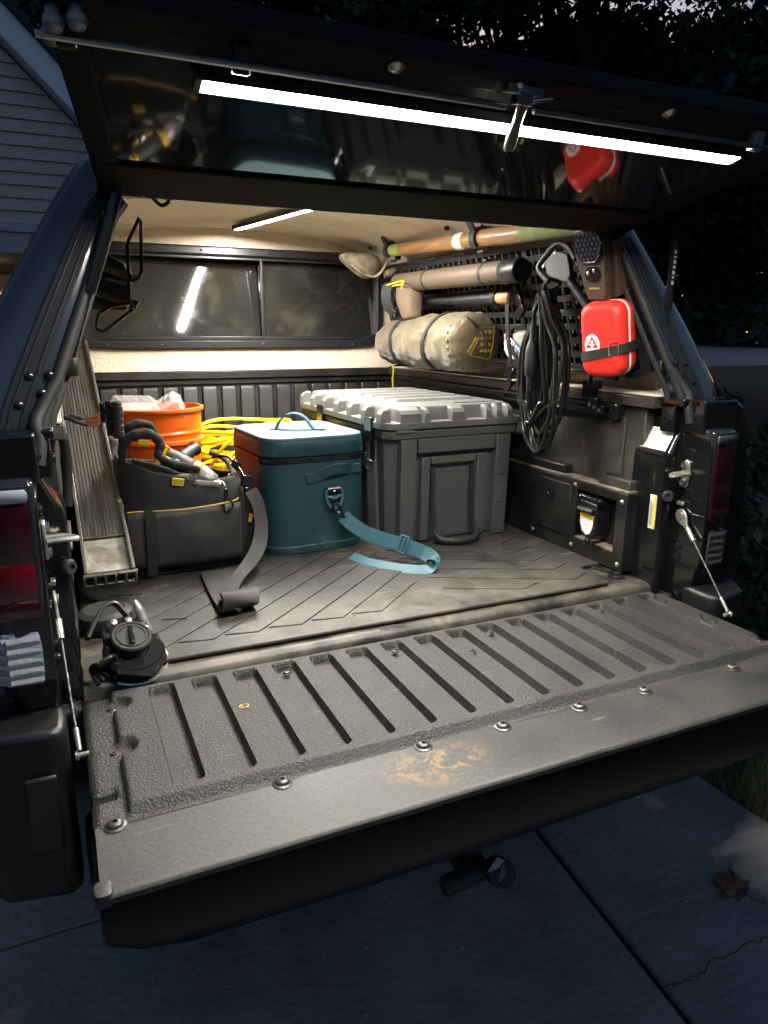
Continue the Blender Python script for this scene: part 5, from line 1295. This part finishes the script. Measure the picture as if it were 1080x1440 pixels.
for k in range(11):
    a = R(150+14*k); c_ = pol(.945); r_ = .097
    p0 = Vector((c_.x+r_*math.cos(a), c_.y-.002, c_.z+r_*math.sin(a))); pk.lathe([(.0,-.006),(.006,-.004),(.006,.001),(.003,.004),(0,.005)], 8, p0, rot_to((math.cos(a)*.6,-.7,math.sin(a)*.6)))
pk.jit(.003, 60); obj('gathers', pk, 'sack', t)
pr = M()
def onend(u, v, d=.0): return Vector((.572+u, .7235-.010-d+.35*(u*u+v*v)*7+.010*(abs(u)>.06), .616+v))
def yl(a, b_, w=.003): pr.ribbon([onend(*a), onend((a[0]+b_[0])/2, (a[1]+b_[1])/2), onend(*b_)], w, .0015, (0,0,1) if abs(a[0]-b_[0]) > abs(a[1]-b_[1]) else (1,0,0))
yl((-.035,-.045),(.042,-.058)); yl((.045,-.056),(.058,.050)); yl((-.035,-.045),(-.008,.012)); yl((-.01,.042),(.056,.044))
for k in range(3):
    for j_ in range(4):
        pr.box(onend(.004+.016*k, -.030+.020*j_, .001), (.010,.0015,.011 if (k+j_) % 2 else .007))
for k in range(4): pr.box(onend(-.042+.007*k, -.030+.012*k, .001), (.008,.0015,.012), (0,.5,0))
obj('yellow_print', pr, 'print_yellow', t)
s_ = M(); s_.tube(spline([onend(-.045,.075,.004), onend(-.012,.045,.012), onend(.012,.0,.012), onend(.014,-.025,.010)], 6), .0032, 6); obj('draw_cord', s_, 'rope_black', t)

# ---- hand tool with wooden grip end
t = thing('hand_tool', 'black shafted hand tool with short wooden end above the tan sack', 'hand tool', (.60,.88,.75))
p = M(); p.tube([(.600,1.15,.752),(.600,.93,.750)], .014, 14); p.tube([(.600,.93,.750),(.600,.66,.749)], [.017,.0205], 16); obj('shaft', p, 'black_plastic', t)
p = M(); p.tube([(.600,.662,.749),(.600,.652,.749),(.600,.600,.7485),(.600,.594,.748)], [.018,.0195,.0205,.016], 16); obj('wooden_end', p, 'wood_pale', t)
p = M(); p.tube([(.600,.69,.749),(.600,.665,.749)], .0225, 14); p.box((.60,.675,.776),(.014,.016,.016)); obj('clip', p, 'seal', t)
# ---- vertical black strap with buckle beside the sack
t = thing('tie_strap', 'black webbing strap with buckle hanging beside the tan sack', 'strap', (.62,.64,.50))
p = M(); p.ribbon(spline([(.592,.600,.765),(.600,.612,.70),(.618,.628,.62),(.640,.645,.555),(.648,.655,.522)], 6), .030, .003, (.25,1,.05)); p.ribbon(spline([(.650,.66,.515),(.672,.69,.490),(.682,.71,.468),(.676,.735,.44)], 5), .024, .003, (.2,1,.2)); obj('webbing', p, 'webbing_black', t)
p = M(); p.box((.646,.650,.522),(.012,.040,.030),(0,.3,0)); p.box((.641,.645,.540),(.006,.028,.006)); obj('buckle', p, 'black_gloss', t, bevel=.002)
t = thing('cam_lever', 'short black cam lever on the gear panel right of the wooden tool end', 'lever', (.61,.54,.73))
p = M(); p.box((.605,.560,.745),(.012,.020,.075),(-.55,0,0)); p.box((.592,.530,.705),(.014,.045,.028),(-.7,0,0)); p.ribbon([(.60,.585,.79),(.604,.57,.76),(.61,.55,.70),(.618,.53,.65)], .012, .003, (0,1,.4)); obj('lever', p, 'black_gloss', t, bevel=.002)

# ---- see-through pack with tape roll and blue label
t = thing('tape_pack', 'small grey clear pack with white roll and blue label beside the hanging cord', 'pack', (.635,.60,.57))
mtx = frame(MP(.605,.613,.030), (0,-1,0), (-.28,0,.96))
p = M(); p.rrbox(.115,.090,-.022,.018,.014,.008); p.v = [tuple(mtx @ Vector(v)) for v in p.v]; obj('case', p, 'tape_case', t)
p = M(); p.lathe([(.014,.0185),(.033,.0185),(.033,.0225),(.014,.0225)], 26, (-.022,-.004,0)); p.lathe([(.0,.0186),(.008,.0186),(.008,.021),(0,.021)], 14, (-.022,-.004,0)); p.v = [tuple(mtx @ Vector(v)) for v in p.v]; obj('roll', p, 'ring_pull', t)
def flat(c_, w, h, a, z, mt, nm, par):
    p = M(); ca, sa = math.cos(a), math.sin(a)
    p.loft([[mtx @ Vector((c_[0]+x*ca-y*sa, c_[1]+x*sa+y*ca, z+k)) for x, y in ((-w/2,-h/2),(w/2,-h/2),(w/2,h/2),(-w/2,h/2))] for k in (0,.0008)]); return obj(nm, p, mt, par)
an = R(-38)
lb = flat((.018,.004),.088,.022,an,.0235,'print_black','label',t)
flat((-.005,.022),.035,.017,an,.0246,'print_white','label_white',lb); flat((.032,-.007),.052,.016,an,.0246,'print_blue','label_blue',lb)
for k in range(5): flat((.018+.0085*k,.004-.0066*k),.0045,.010,an,.0256,'print_white','letter_block',lb)
for k in range(3): flat((-.013+.0085*k,.028-.0066*k),.004,.009,an,.0256,'print_black','letter_block',lb)
p = M(); p.ribbon([mtx @ Vector(v) for v in ((-.012,.055,.004),(-.010,.03,.022),(-.004,-.01,.0265),(.004,-.05,.020),(.006,-.062,.0))], .016, .0025, (0,1,0)); obj('strap', p, 'webbing_black', t)

# ---- black extension cord hanging in a long bundle
t = thing('extension_cord', 'black extension cord coiled in a long hanging bundle on the gear panel', 'cord', (.575,.39,.30))
c = M(); rng = random.Random(21)
for k in range(17):
    yo = rng.uniform(-.072,.072); w = rng.uniform(.022,.075); zb = rng.uniform(.300,.40); zt = .752+rng.uniform(-.012,.010); xo = .575+rng.uniform(-.028,.025)
    cy = .388+yo*.55
    pts = [(xo, .388+yo*.1, zt), (xo-.004, .388+yo*.35-w*.55, zt-.075), (xo+rng.uniform(-.01,.01), cy-w+rng.uniform(-.015,.015), .60), (xo+rng.uniform(-.01,.01), cy-w+rng.uniform(-.02,.02), .46), (xo, cy-w*.7, zb+.05), (xo-.006, cy+rng.uniform(-.02,.02), zb), (xo, cy+w*.7, zb+.05), (xo+rng.uniform(-.01,.01), cy+w+rng.uniform(-.02,.02), .46), (xo+rng.uniform(-.01,.01), cy+w+rng.uniform(-.015,.015), .60), (xo+.004, .388+yo*.35+w*.5, zt-.075)]
    c.tube(spline(pts, 6, True), .0054, 7, closed=True)
obj('coil', c, 'cord_black', t)
c = M(); c.lathe([(.0,-.028),(.030,-.028),(.033,-.02),(.031,-.008),(.0335,.004),(.031,.016),(.029,.028),(0,.028)], 20, (.575,.372,.690)); obj('wrap', c, 'webbing_black', t)
c = M(); c.lathe([(.004,.10),(.0065,.085),(.0065,.06),(.011,.052),(.0165,.03),(.0175,-.01),(.015,-.035),(.009,-.045),(.008,-.075),(.005,-.085)], 14, (.540,.395,.565)); 
for k in range(4): c.lathe([(.0095,0),(.0095,.004)], 12, (.540,.395,.488+.008*k))
obj('plug', c, 'tool_black', t); 
c = M(); c.tube(spline([(.545,.39,.655),(.540,.392,.70),(.556,.385,.74)], 5), .0045, 7); obj('plug_lead', c, 'cord_black', t); c = M(); c.tube(spline([(.540,.395,.482),(.543,.40,.42),(.55,.41,.36),(.556,.40,.32)], 5), .0045, 7); obj('plug_lead', c, 'cord_black', t)
c = M(); c.tube(spline([(.60,.36,.775),(.575,.365,.785),(.560,.375,.775),(.572,.385,.755)], 6, True), .006, 8, closed=True); obj('hanger_loop', c, 'seal', t)

# ---- spade with D-shaped handle
t = thing('folding_spade', 'grey D-handled spade strapped at an angle on the gear panel', 'spade', (.58,.28,.76))
mtx = frame((.556,.318,.822), (.10,-.62,-.62), (.25,-.62,.70)) @ Matrix.Scale(.74, 4)       # x along shaft, y across handle
def pol2(nm, poly, z0_, z1_, mt, bev=.003):
    p = M(); p.loft([[mtx @ Vector((x, y, z_)) for x, y in poly] for z_ in (z0_, z1_)]); return obj(nm, p, mt, t, bevel=bev)
def P3(x, y, z=0): return mtx @ Vector((x, y, z))
p = M(); p.tube(spline([P3(.045,.060),P3(.0,.064),P3(-.040,.055),P3(-.062,.030),P3(-.064,-.01),P3(-.060,-.055),P3(-.045,-.070),P3(.0,-.068),P3(.020,-.064)], 6), .0085, 10); obj('d_grip', p, 'spade_grey', t)
pol2('hinge_block', [(-.030,-.040),(.010,-.052),(.050,-.030),(.085,-.016),(.085,.016),(.050,.034),(.010,.052),(-.030,.030)], -.014, .012, 'spade_grey')
pol2('lock_plate', [(-.047,-.052),(-.030,-.058),(-.030,.022),(-.047,.028)], -.010, .006, 'spade_grey', .002)
p = M(); p.tube([P3(.08,0),P3(.13,0),P3(.131,0),P3(.27,.0)], [.0125,.0120,.0130,.0130], 16); obj('shaft', p, 'black_plastic', t)
p = M()
for x, y in ((-.036,-.045),(-.035,.015)): p.lathe([(.004,0),(.004,.003),(0,.004)], 10, P3(x,y,.006), Matrix(mtx.to_3x3()))
obj('rivet', p, 'zinc', t)

# ---- brown lantern with honeycomb front
t = thing('camp_lantern', 'brown lantern with dark blue cell grille, above the red first aid kit', 'lantern', (.55,.13,.73))
mtx = frame((.535,.158,.808), (.12,-.98,.0), (-.26,.0,.96)) @ Matrix.Scale(1.1, 4)    # x to the right, y up, z out
zz = Vector((mtx[0][2],mtx[1][2],mtx[2][2]))
zs = 1 if zz.x < 0 else -1
def LV(x, y, z=0): return mtx @ Vector((x, y, zs*z))
def lp2(nm, rows_, mt, n=24, bev=0, sub=0):
    p = M(); p.loft([[LV(*q) for q in r_] for r_ in rows_]); return obj(nm, p, mt, t, bevel=bev, subd=sub)
ol = [(-.045,.078),(.030,.080),(.046,.060),(.045,.0),(.040,-.060),(.030,-.085),(-.020,-.080),(-.030,-.045),(-.042,.005),(-.050,.05)]
lp2('body', [[(x*.97, y*.97, -.052) for x, y in ol], [(x, y, -.046) for x, y in ol], [(x, y, -.006) for x, y in ol], [(x*.93, y*.95, .004) for x, y in ol]], 'lantern', bev=.003)
p = M(); p.loft([[LV(*q) for q in r_] for r_ in ([(.048,.05,-.056),(.060,.045,-.056),(.056,-.075,-.056),(.040,-.08,-.056)],[(.048,.05,-.012),(.060,.045,-.012),(.056,-.075,-.012),(.040,-.08,-.012)])]); obj('back_shell', p, 'lantern', t, bevel=.004)
p = M(); fr_ = [(-.038,.066),(.024,.070),(.036,.050),(.033,.018),(.016,.004),(-.018,.004),(-.034,.022),(-.041,.05)]; p.loft([[LV(x, y, z) for x, y in fr_] for z in (.0045,.0075)]); fo = obj('grille_bed', p, 'black_gloss', t)
p = M()
for r_ in range(6):
    for c_ in range(7):
        x, y = -.036+.0115*c_+(.0055 if r_ % 2 else 0), .012+.0105*r_
        if (x+.0)**2/.042**2+(y-.037)**2/.036**2 > .95: continue
        p.loft([[LV(x+.0045*math.cos(a), y+.0045*math.sin(a), z) for a in [PI/3*k for k in range(6)]] for z in (.0072,.0092)])
obj('cell', p, 'solar', fo, kind='stuff')
p = M(); P = [LV(x, y, .006) for x, y in fr_]; p.tube(P, .0035, 8, closed=True); obj('grille_rim', p, 'black_plastic', t)
p = M(); p.loft([[LV(x, y, z) for x, y in rrect(.042,.034,.016,5)] for z in (.003,.0055)]); p.v = [tuple(Vector(v)+(LV(.004,-.022)-LV(0,0))) for v in p.v]; bp_ = obj('button_pad', p, 'black_gloss', t)
p = M()
for x, y in ((-.006,-.018),(.012,-.014)): p.lathe([(.0052,0),(.0052,.003),(.003,.0045),(0,.005)], 12, LV(x,y,.0055), rot_to(zz*zs))
obj('button', p, 'steel', bp_)
p = M(); p.loft([[LV(x, y, z) for x, y in ((-.012,-.054),(.018,-.055),(.018,-.051),(-.012,-.050))] for z in (.003,.0042)]); obj('gold_mark', p, 'piping', t)
p = M()
for k in range(5):
    q_ = LV(-.034+.011*k, .080+.003*math.sin(k), -.02); p.lathe([(.0,-.004),(.008,-.003),(.009,.002),(.005,.007),(0,.008)], 10, q_, rot_to((-.5,0,.8)))
obj('knurled_top', p, 'tool_black', t)
p = M()
for k in range(4): p.box(LV(-.044+.005*k, .0-.020*k, -.004), (.012,.012,.012))
obj('side_catch', p, 'black_gloss', t, bevel=.002)

# ---- red first aid kit
t = thing('first_aid_kit', 'bright red first aid kit with white zip held by a black strap', 'first aid kit', (.60,.135,.545))
KX = Vector((.30,-.88,.02)).normalized(); KU = Vector((.14,.13,-.96)); KU = -(KU-KX*KU.dot(KX)).normalized()
KN = KX.cross(KU).normalized()
if KN.x > 0: KN = -KN
kc = Vector((.590,.140,.632))
def KP(x, y, z): return kc+KX*x+KU*y+KN*z
def kl(w, h, r_, z): return [KP(x, y, z) for x, y in rrect(w, h, r_, 7)]
p = M(); p.loft([kl(.112,.182,.030,.002), kl(.116,.186,.032,.006), kl(.116,.186,.032,.018), kl(.110,.180,.032,.034), kl(.098,.168,.030,.041), kl(.080,.150,.026,.0435)]); p.jit(.0012, 20); obj('front_shell', p, 'kit_red', t, angle=60)
p = M(); p.loft([kl(.080,.150,.026,-.044), kl(.098,.168,.030,-.041), kl(.110,.180,.032,-.034), kl(.116,.186,.032,-.018), kl(.116,.186,.032,-.008), kl(.112,.182,.030,-.004)]); obj('back_shell', p, 'kit_red', t, angle=60)
p = M(); p.loft([kl(.113,.183,.031,-.0042), kl(.1185,.1885,.033,-.003), kl(.1185,.1885,.033,.001), kl(.113,.183,.031,.0022)]); obj('zip', p, 'kit_zip', t)
p = M(); P = [(-.0615,.0),(-.0612,.030),(-.052,.0425),(-.02,.0458),(.022,.0458),(.048,.0435),(.0600,.033),(.0615,.0),(.061,-.033),(.05,-.045),(0,-.0475),(-.05,-.045),(-.061,-.033)]
p.ribbon([KP(x, -.030+.010*x/.06, z) for x, z in P+[P[0]]], .023, .0018, KU); obj('strap', p, 'webbing_black', t, angle=60)
p = M(); 
for x in (.028,.052): p.box(KP(x, -.024+.004, .0475 if x < .04 else .0440), (.0022,.0022,.032), rot_to(KU))
for y in (-.036,-.008): p.tube([KP(.028, y+.002, .0478), KP(.052, y+.006, .0445)], .0014, 6)
obj('strap_ring', p, 'steel', t)
def kd(poly, z, th, mt, nm, par=None): 
    p = M(); p.loft([[KP(x, y, z) for x, y in poly], [KP(x, y, z+th) for x, y in poly]]); return obj(nm, p, mt, par or t, smooth=False)
em = kd([(-.020+.021*math.cos(a), -.010+.028*math.sin(a)) for a in [2*PI*k/28 for k in range(28)]], .0438, .0006, 'print_white', 'emblem')
kd([(-.037,-.016),(-.003,-.016),(-.020,.013)], .0446, .0005, 'kit_red', 'emblem_triangle', em)
kd([(-.023,-.016),(-.017,-.016),(-.017,-.010),(-.010,-.008),(-.017,-.004),(-.017,.003),(-.023,.003),(-.023,-.004),(-.030,-.008),(-.023,-.010)], .0452, .0005, 'print_white', 'emblem_sign', em)

# ---- tan cloth hat stuffed above the window corner
t = thing('cloth_hat', 'dusty tan cloth hat tucked up in the corner above the far window', 'hat', (.48,1.45,.88))
b = M(); L = []
cx_, cz_ = .475, .905
for f, s_, dy in ((0,.55,1.545),(.15,.85,1.53),(.4,1.0,1.49),(.7,.97,1.45),(.9,.80,1.425),(1.,.45,1.415)):
    o_ = [(-.105,.038),(-.04,.048),(.03,.045),(.075,.03),(.085,-.005),(.045,-.055),(.02,-.058),(-.03,-.030),(-.08,.012)]
    L.append([(cx_+x*s_, dy, cz_+z*s_) for x, z in o_])
b.loft(L); b.jit(.010, 14, 7); obj('crown', b, 'hat_cloth', t, subd=2)
b = M(); b.ribbon(spline([(.405,1.42,.900),(.44,1.405,.872),(.475,1.40,.858),(.505,1.395,.858),(.53,1.39,.885),(.545,1.38,.915)], 6), .030, .007, (.2,1,.35)); b.jit(.004, 30); obj('brim', b, 'hat_cloth', t, subd=1)
b = M(); b.loft([[(x, y, z) for x, z in ((.535,.885),(.60,.905),(.60,.87),(.555,.850),(.535,.862))] for y in (1.37,1.43)]); b.jit(.006, 20); obj('flap', b, 'hat_cloth', t, subd=2)
# yellow string at the far corner
t = thing('yellow_string', 'short yellow string hanging at the far right corner of the bed', 'string', (.66,1.56,.48))
p = M(); p.tube(spline([(.655,1.56,.53),(.663,1.57,.488),(.661,1.572,.44),(.664,1.572,.39)], 6), .003, 6); obj('string', p, 'cord_yellow', t)

# ================================================================== HOUSE with lap siding on the left
HS = thing('house', 'grey house with lap siding, white rake trim and lit open garage', 'house', (-3,7.6,GZ))
WX0, WX1 = -7.0, .55
def rake(x): return 3.20-(x+.856)*1.02
bh = .118; zb0 = 1.66; bd0 = None
for k in range(46):
    z0_ = zb0+bh*k; z1_ = z0_+bh+.012
    xr = min(WX1, -.856+(3.20-z0_)/1.02)
    xl = WX0
    peak = 7.0
    if z0_ > peak or xr-xl < .1: break
    b = M(); x2 = min(WX1, -.856+(3.20-min(z1_, 9))/1.02)
    b.loft([[(xl,y,z),(xr,y,z)] for y, z in ((7.0,z0_),(7.028,z0_),(7.05,z0_))][:0] or [[(xl,6.985,z0_),(xr,6.985,z0_),(xr,7.03,z0_),(xl,7.03,z0_)],[(xl,7.006,z1_),(x2,7.006,z1_),(x2,7.03,z1_),(xl,7.03,z1_)]])
    obj('siding_board', b, 'siding', HS, smooth=False)
w = M(); w.prism([(WX0,1.42),(WX1,1.42),(WX1,rake(WX1)),(WX0,rake(WX0))], 7.032, 7.2, 'y'); obj('gable_wall', w, 'dark_void', HS)
w = M(); w.prism([(WX0,rake(WX0)+.05),(WX1+.5,rake(WX1+.5)+.05),(WX1+.5,rake(WX1+.5)+.36),(WX0,rake(WX0)+.36)], 6.80, 6.86, 'y'); obj('rake_board', w, 'trim_white', HS, bevel=.01)
w = M(); w.prism([(WX0,rake(WX0)+.02),(WX1+.5,rake(WX1+.5)+.02),(WX1+.5,rake(WX1+.5)+.09),(WX0,rake(WX0)+.09)], 6.862, 7.03, 'y'); obj('soffit', w, 'trim_grey', HS)
w = M(); w.prism([(WX0,rake(WX0)+.365),(WX1+.55,rake(WX1+.55)+.365),(WX1+.55,rake(WX1+.55)+.43),(WX0,rake(WX0)+.43)], 6.74, 14, 'y'); obj('roof', w, 'roof', HS)
w = M(); w.box2((WX0, 6.965, 1.575), (WX1+.01, 7.03, 1.655)); obj('header_trim', w, 'trim_grey', HS, bevel=.008)
w = M(); w.box2((WX0, 6.99, 1.38), (WX1, 7.03, 1.573)); obj('header_board', w, 'siding', HS)
w = M(); w.box2((WX1-.02,6.99,GZ),(WX1+.02,13.8,rake(WX1))); w.box2((-.55,6.99,GZ),(WX1-.02,7.1,1.38)); obj('side_wall', w, 'siding', HS)
w = M(); w.box2((WX0,12.9,GZ),(WX1,13,2.0)); w.box2((WX0,7.2,1.55),(WX1,13,1.6)); w.box2((WX0-.1,7.0,GZ),(WX0,13,8)); obj('garage_wall', w, 'wall_inside', HS)
w = M(); w.box2((-2.6,10,1.50),(-1.4,10.1,1.54)); obj('garage_lamp', w, 'garage_lamp', HS)
w = M(); w.box2((-.62,6.97,GZ),(-.52,7.12,1.378)); obj('door_post', w, 'trim_grey', HS, bevel=.01)
# a few things seen in the garage opening
t = thing('storage_shelf', 'pale shelf frame with posts standing in the open garage at left', 'shelf', (-1.35,8.8,GZ))
w = M(); w.box2((-1.32,8.8,GZ),(-1.28,8.85,1.42)); w.box2((-2.6,8.8,GZ),(-2.56,8.85,1.42)); obj('post', w, 'trim_white', t)
w = M(); w.box2((-2.6,8.78,1.36),(-1.28,9.2,1.40)); w.box2((-2.6,8.78,.85),(-1.28,9.2,.89)); w.box2((-2.6,8.78,.3),(-1.28,9.2,.34)); obj('board', w, 'wood_pale', t)
t = thing('blue_tub', 'blue plastic tub on the upper shelf in the garage', 'tub', (-1.55,8.95,.89))
w = M(); w.loft([[(x-1.62, y+8.98, z) for x, y in rrect(a, b_, .05)] for z, a, b_ in ((.892,.42,.3),(1.16,.50,.36),(1.17,.54,.40),(1.20,.54,.40))]); obj('body', w, 'blue_plastic', t)
t = thing('tan_sack', 'tan paper sack on the lower shelf in the garage', 'sack', (-1.5,8.95,.34))
w = M(); w.rrbox(.36,.24,0,.42,.06,.03); w.v = [(x-1.55, y+8.98, z+.345) for x, y, z in w.v]; w.jit(.03, 5); obj('body', w, 'sack', t)

# ================================================================== TREES, SHRUBS, GRASS, LEAF
def leaves_mesh(name, n, centres, radii, size, seed, mt):
    rng = np.random.default_rng(seed)
    ci = rng.integers(0, len(centres), n); c = np.array(centres)[ci]; r_ = np.array(radii)[ci]
    d = rng.normal(size=(n, 3)); d /= np.linalg.norm(d, axis=1)[:, None]
    pos = c+d*r_*(rng.random((n, 1))**.45)
    a = rng.normal(size=(n, 3)); a /= np.linalg.norm(a, axis=1)[:, None]
    b = np.cross(a, rng.normal(size=(n, 3))); b /= np.linalg.norm(b, axis=1)[:, None]
    s_ = size*(.6+.8*rng.random((n, 1)))
    v = np.stack([pos-a*s_, pos+b*s_*.55, pos+a*s_, pos-b*s_*.55], 1).reshape(-1, 3)
    me = bpy.data.meshes.new(name); me.vertices.add(4*n); me.vertices.foreach_set('co', v.ravel())
    me.loops.add(4*n); me.loops.foreach_set('vertex_index', np.arange(4*n)); me.polygons.add(n)
    me.polygons.foreach_set('loop_start', np.arange(0, 4*n, 4)); me.polygons.foreach_set('loop_total', np.full(n, 4))
    me.update(); me.validate(); me.materials.append(MATS[mt]); return me
def tree_proto(seed, h, rad, n, size):
    rng = random.Random(seed)
    cs = []; rs = []; limbs = M()
    trunk = [(0,0,0),(.05,.02,h*.25),(-.05,.06,h*.5),(.04,-.03,h*.8)]
    limbs.tube(spline(trunk, 5), [.24-.20*k/15 for k in range(16)], 10)
    for k in range(46):
        a = rng.uniform(0, 2*PI); z = h*rng.uniform(.22,1.0); rr3 = rad*(1-.55*abs((z/h-.5)/.5)**1.7)*rng.uniform(.35,1.)
        p = (rr3*math.cos(a), rr3*math.sin(a), z); cs.append(p); q_ = rad*rng.uniform(.22,.40); rs.append((q_, q_, q_*.75))
        if k % 3 == 0: limbs.tube(spline([(0,0,z*.62),(p[0]*.5,p[1]*.5,z*.86),p], 4), [.07-.06*j/8 for j in range(9)], 6)
    return leaves_mesh('crown', n, cs, rs, size, seed, 'leaf_dark'), limbs
protos = [tree_proto(31, 10.5, 3.4, 60000, .075), tree_proto(47, 12.5, 3.8, 68000, .08)]
trunk_me = []
trees = [(6.4,7.5,0,1.0,.3,'broad dark tree beyond the right side of the truck, its crown across the sky'),
         (10.5,6.6,1,1.05,1.7,'tall dark tree farthest right behind the shrubs'),
         (3.2,13.5,1,1.1,2.9,'dark tree behind the truck cab, crown above the middle of the hatch'),
         (9.5,14.5,0,1.25,4.0,'large dark tree standing behind the broad tree at right'),
         (-.5,20.0,1,1.15,5.1,'dark tree far behind the house roof, left of the others'),
         (16,11,0,1.2,.9,'tall tree at the back right with sky showing through gaps'),
         (5.5,21,1,1.2,2.2,'tree farthest back behind the dark tree over the hatch')]
tcache = {}
for x, y, k, sc_, rz, lb in trees:
    t = thing('leafy_tree', lb, 'tree', (x,y,GZ), (0,0,rz), 'dark trees beyond the truck'); t.scale = (sc_,)*3
    if k not in tcache:
        to = obj('trunk', protos[k][1], 'bark', t, local=True); tcache[k] = (to.data)
    else:
        to = bpy.data.objects.new('trunk', tcache[k]); COL.objects.link(to); to.parent = t
    cr = bpy.data.objects.new('crown', protos[k][0]); COL.objects.link(cr); cr.parent = t
# shrubs in the bed to the right of the driveway
def shrub_proto(seed, h, rad, n):
    rng = random.Random(seed); cs = []; rs = []; st_ = M()
    for k in range(16):
        a = rng.uniform(0, 2*PI); rr3 = rad*rng.uniform(.1,.9); z = h*rng.uniform(.25,.95)*(1-.3*(rr3/rad)); p = (rr3*math.cos(a), rr3*math.sin(a), z)
        cs.append(p); q_ = rad*rng.uniform(.22,.42); rs.append((q_, q_, q_*1.1)); st_.tube(spline([(.05*math.cos(a),.05*math.sin(a),0),(p[0]*.4,p[1]*.4,z*.5),p], 4), [.012-.010*j/8 for j in range(9)], 5)
    return leaves_mesh('foliage', n, cs, rs, .030, seed, 'leaf_mid'), st_
sp_ = [shrub_proto(5, 1.25, .55, 5200), shrub_proto(8, 1.05, .50, 4600)]
scache = {}
for x, y, k, sc_, rz, lb in [(1.85,.95,0,1.0,.2,'leafy shrub nearest the right tail light of the truck'),
        (2.6,1.9,1,1.15,1.2,'rounded shrub behind the nearest one, right of the truck'),
        (2.15,-.05,1,.62,2.2,'low shrub at the lawn edge nearest the camera'),
        (3.4,3.0,0,1.1,3.4,'tall shrub farther along the right side of the driveway'),
        (3.6,1.5,1,1.1,4.1,'shrub at the far right edge of the planting'),
        (2.3,3.9,0,1.05,5.0,'shrub beside the truck bed farthest along the driveway')]:
    t = thing('garden_shrub', lb, 'shrub', (x,y,GZ-.02), (0,0,rz), 'shrubs beside the driveway'); t.scale = (sc_,)*3
    if k not in scache: so_ = obj('stem', sp_[k][1], 'bark', t, local=True); scache[k] = so_.data
    else:
        so_ = bpy.data.objects.new('stem', scache[k]); COL.objects.link(so_); so_.parent = t
    cr = bpy.data.objects.new('foliage', sp_[k][0]); COL.objects.link(cr); cr.parent = t
# far wood; its full ring is added to block the low horizon glow
rng = random.Random(77)
cs = []; rs = []
for k in range(420):
    az = R(360*k/420+rng.uniform(-1,1)); dd = rng.uniform(84,100); z = GZ+rng.uniform(.5,20)
    cs.append((dd*math.sin(az), dd*math.cos(az), z)); rs.append((6,6,5.5))
wd = bpy.data.objects.new('far_wood', leaves_mesh('far_wood', 120000, cs, rs, 1.0, 9, 'leaf_dark')); COL.objects.link(wd)
tag(wd, 'dark far-off wood behind the trees, carried right round to block sunset glow', 'wood', kind='stuff')
for hx, hy, hrz, hl, lb in ((13.5,6.5,.55,9.,'long dark hedge below the trees at right, in front of the pale road'),(9.5,15.0,-.5,9.,'dark hedge below the trees beyond the truck cab')):
    cs = []; rs = []
    rng = random.Random(int(hx*10))
    for k in range(60):
        u = rng.uniform(-hl/2, hl/2); cs.append((u*math.cos(hrz), u*math.sin(hrz), rng.uniform(.2,1.05))); rs.append((.55,.55,.38))
    t = thing('hedge', lb, 'hedge', (hx,hy,GZ)); o_ = bpy.data.objects.new('foliage', leaves_mesh('foliage', 16000, cs, rs, .06, int(hx), 'leaf_dark')); COL.objects.link(o_); o_.parent = t
# grass
rng = np.random.default_rng(12); n = 26000
gx_ = 1.16+2.6*rng.random(n)**1.5; gy_ = -2.2+4.8*rng.random(n)
hgt = .04+.075*rng.random(n); an = 2*PI*rng.random(n); ln_ = (rng.random(n)-.5)*.08; wv = .0022+.0015*rng.random(n)
v = np.zeros((n, 3, 3)); base = np.stack([gx_, gy_, np.full(n, GZ-.03)], 1)
v[:, 0] = base+np.stack([np.cos(an)*wv, np.sin(an)*wv, np.zeros(n)], 1); v[:, 1] = base-np.stack([np.cos(an)*wv, np.sin(an)*wv, np.zeros(n)], 1)
v[:, 2] = base+np.stack([np.sin(an)*ln_, np.cos(an)*ln_, hgt], 1)
me = bpy.data.meshes.new('grass'); me.from_pydata(v.reshape(-1, 3).tolist(), [], [(3*i, 3*i+1, 3*i+2) for i in range(n)]); me.materials.append(MATS['grass'])
go = bpy.data.objects.new('grass', me); COL.objects.link(go); tag(go, 'short green grass along the right edge of the driveway', 'grass', kind='stuff')
# fallen leaf
b = M()
half = [(0,.072),(.010,.048),(.024,.055),(.020,.036),(.034,.030),(.062,.036),(.050,.020),(.055,.008),(.034,-.004),(.048,-.024),(.030,-.022),(.014,-.030),(.0,-.026)]
pts = half+[(-x*.92, y*.96+.002) for x, y in reversed(half[1:-1])]
pts = [(x*math.cos(.5)-y*math.sin(.5), x*math.sin(.5)+y*math.cos(.5)) for x, y in pts]
n_p = len(pts)
b.add([(.0,0,.005)]+[(x, y, .003+.016*abs(math.sin(x*40+1))*(x*x+y*y)**.5/.07+.006*(i % 3 == 0)) for i, (x, y) in enumerate(pts)], [(0, i+1, (i+1) % n_p+1) for i in range(n_p)])
b.v = [(x+.835, y-.245, z+GZ) for x, y, z in b.v]
b.tube([(.835,-.245,GZ+.006),(.850,-.290,GZ+.004),(.862,-.315,GZ+.008)], .0014, 5)
lo_ = obj('fallen_leaf', b, 'leaf_brown', None, smooth=False, origin=(.835,-.245,GZ)); tag(lo_, 'brown maple leaf lying on the concrete at lower right', 'leaf')
sm_ = lo_.modifiers.new('thick', 'SOLIDIFY'); sm_.thickness = .0006
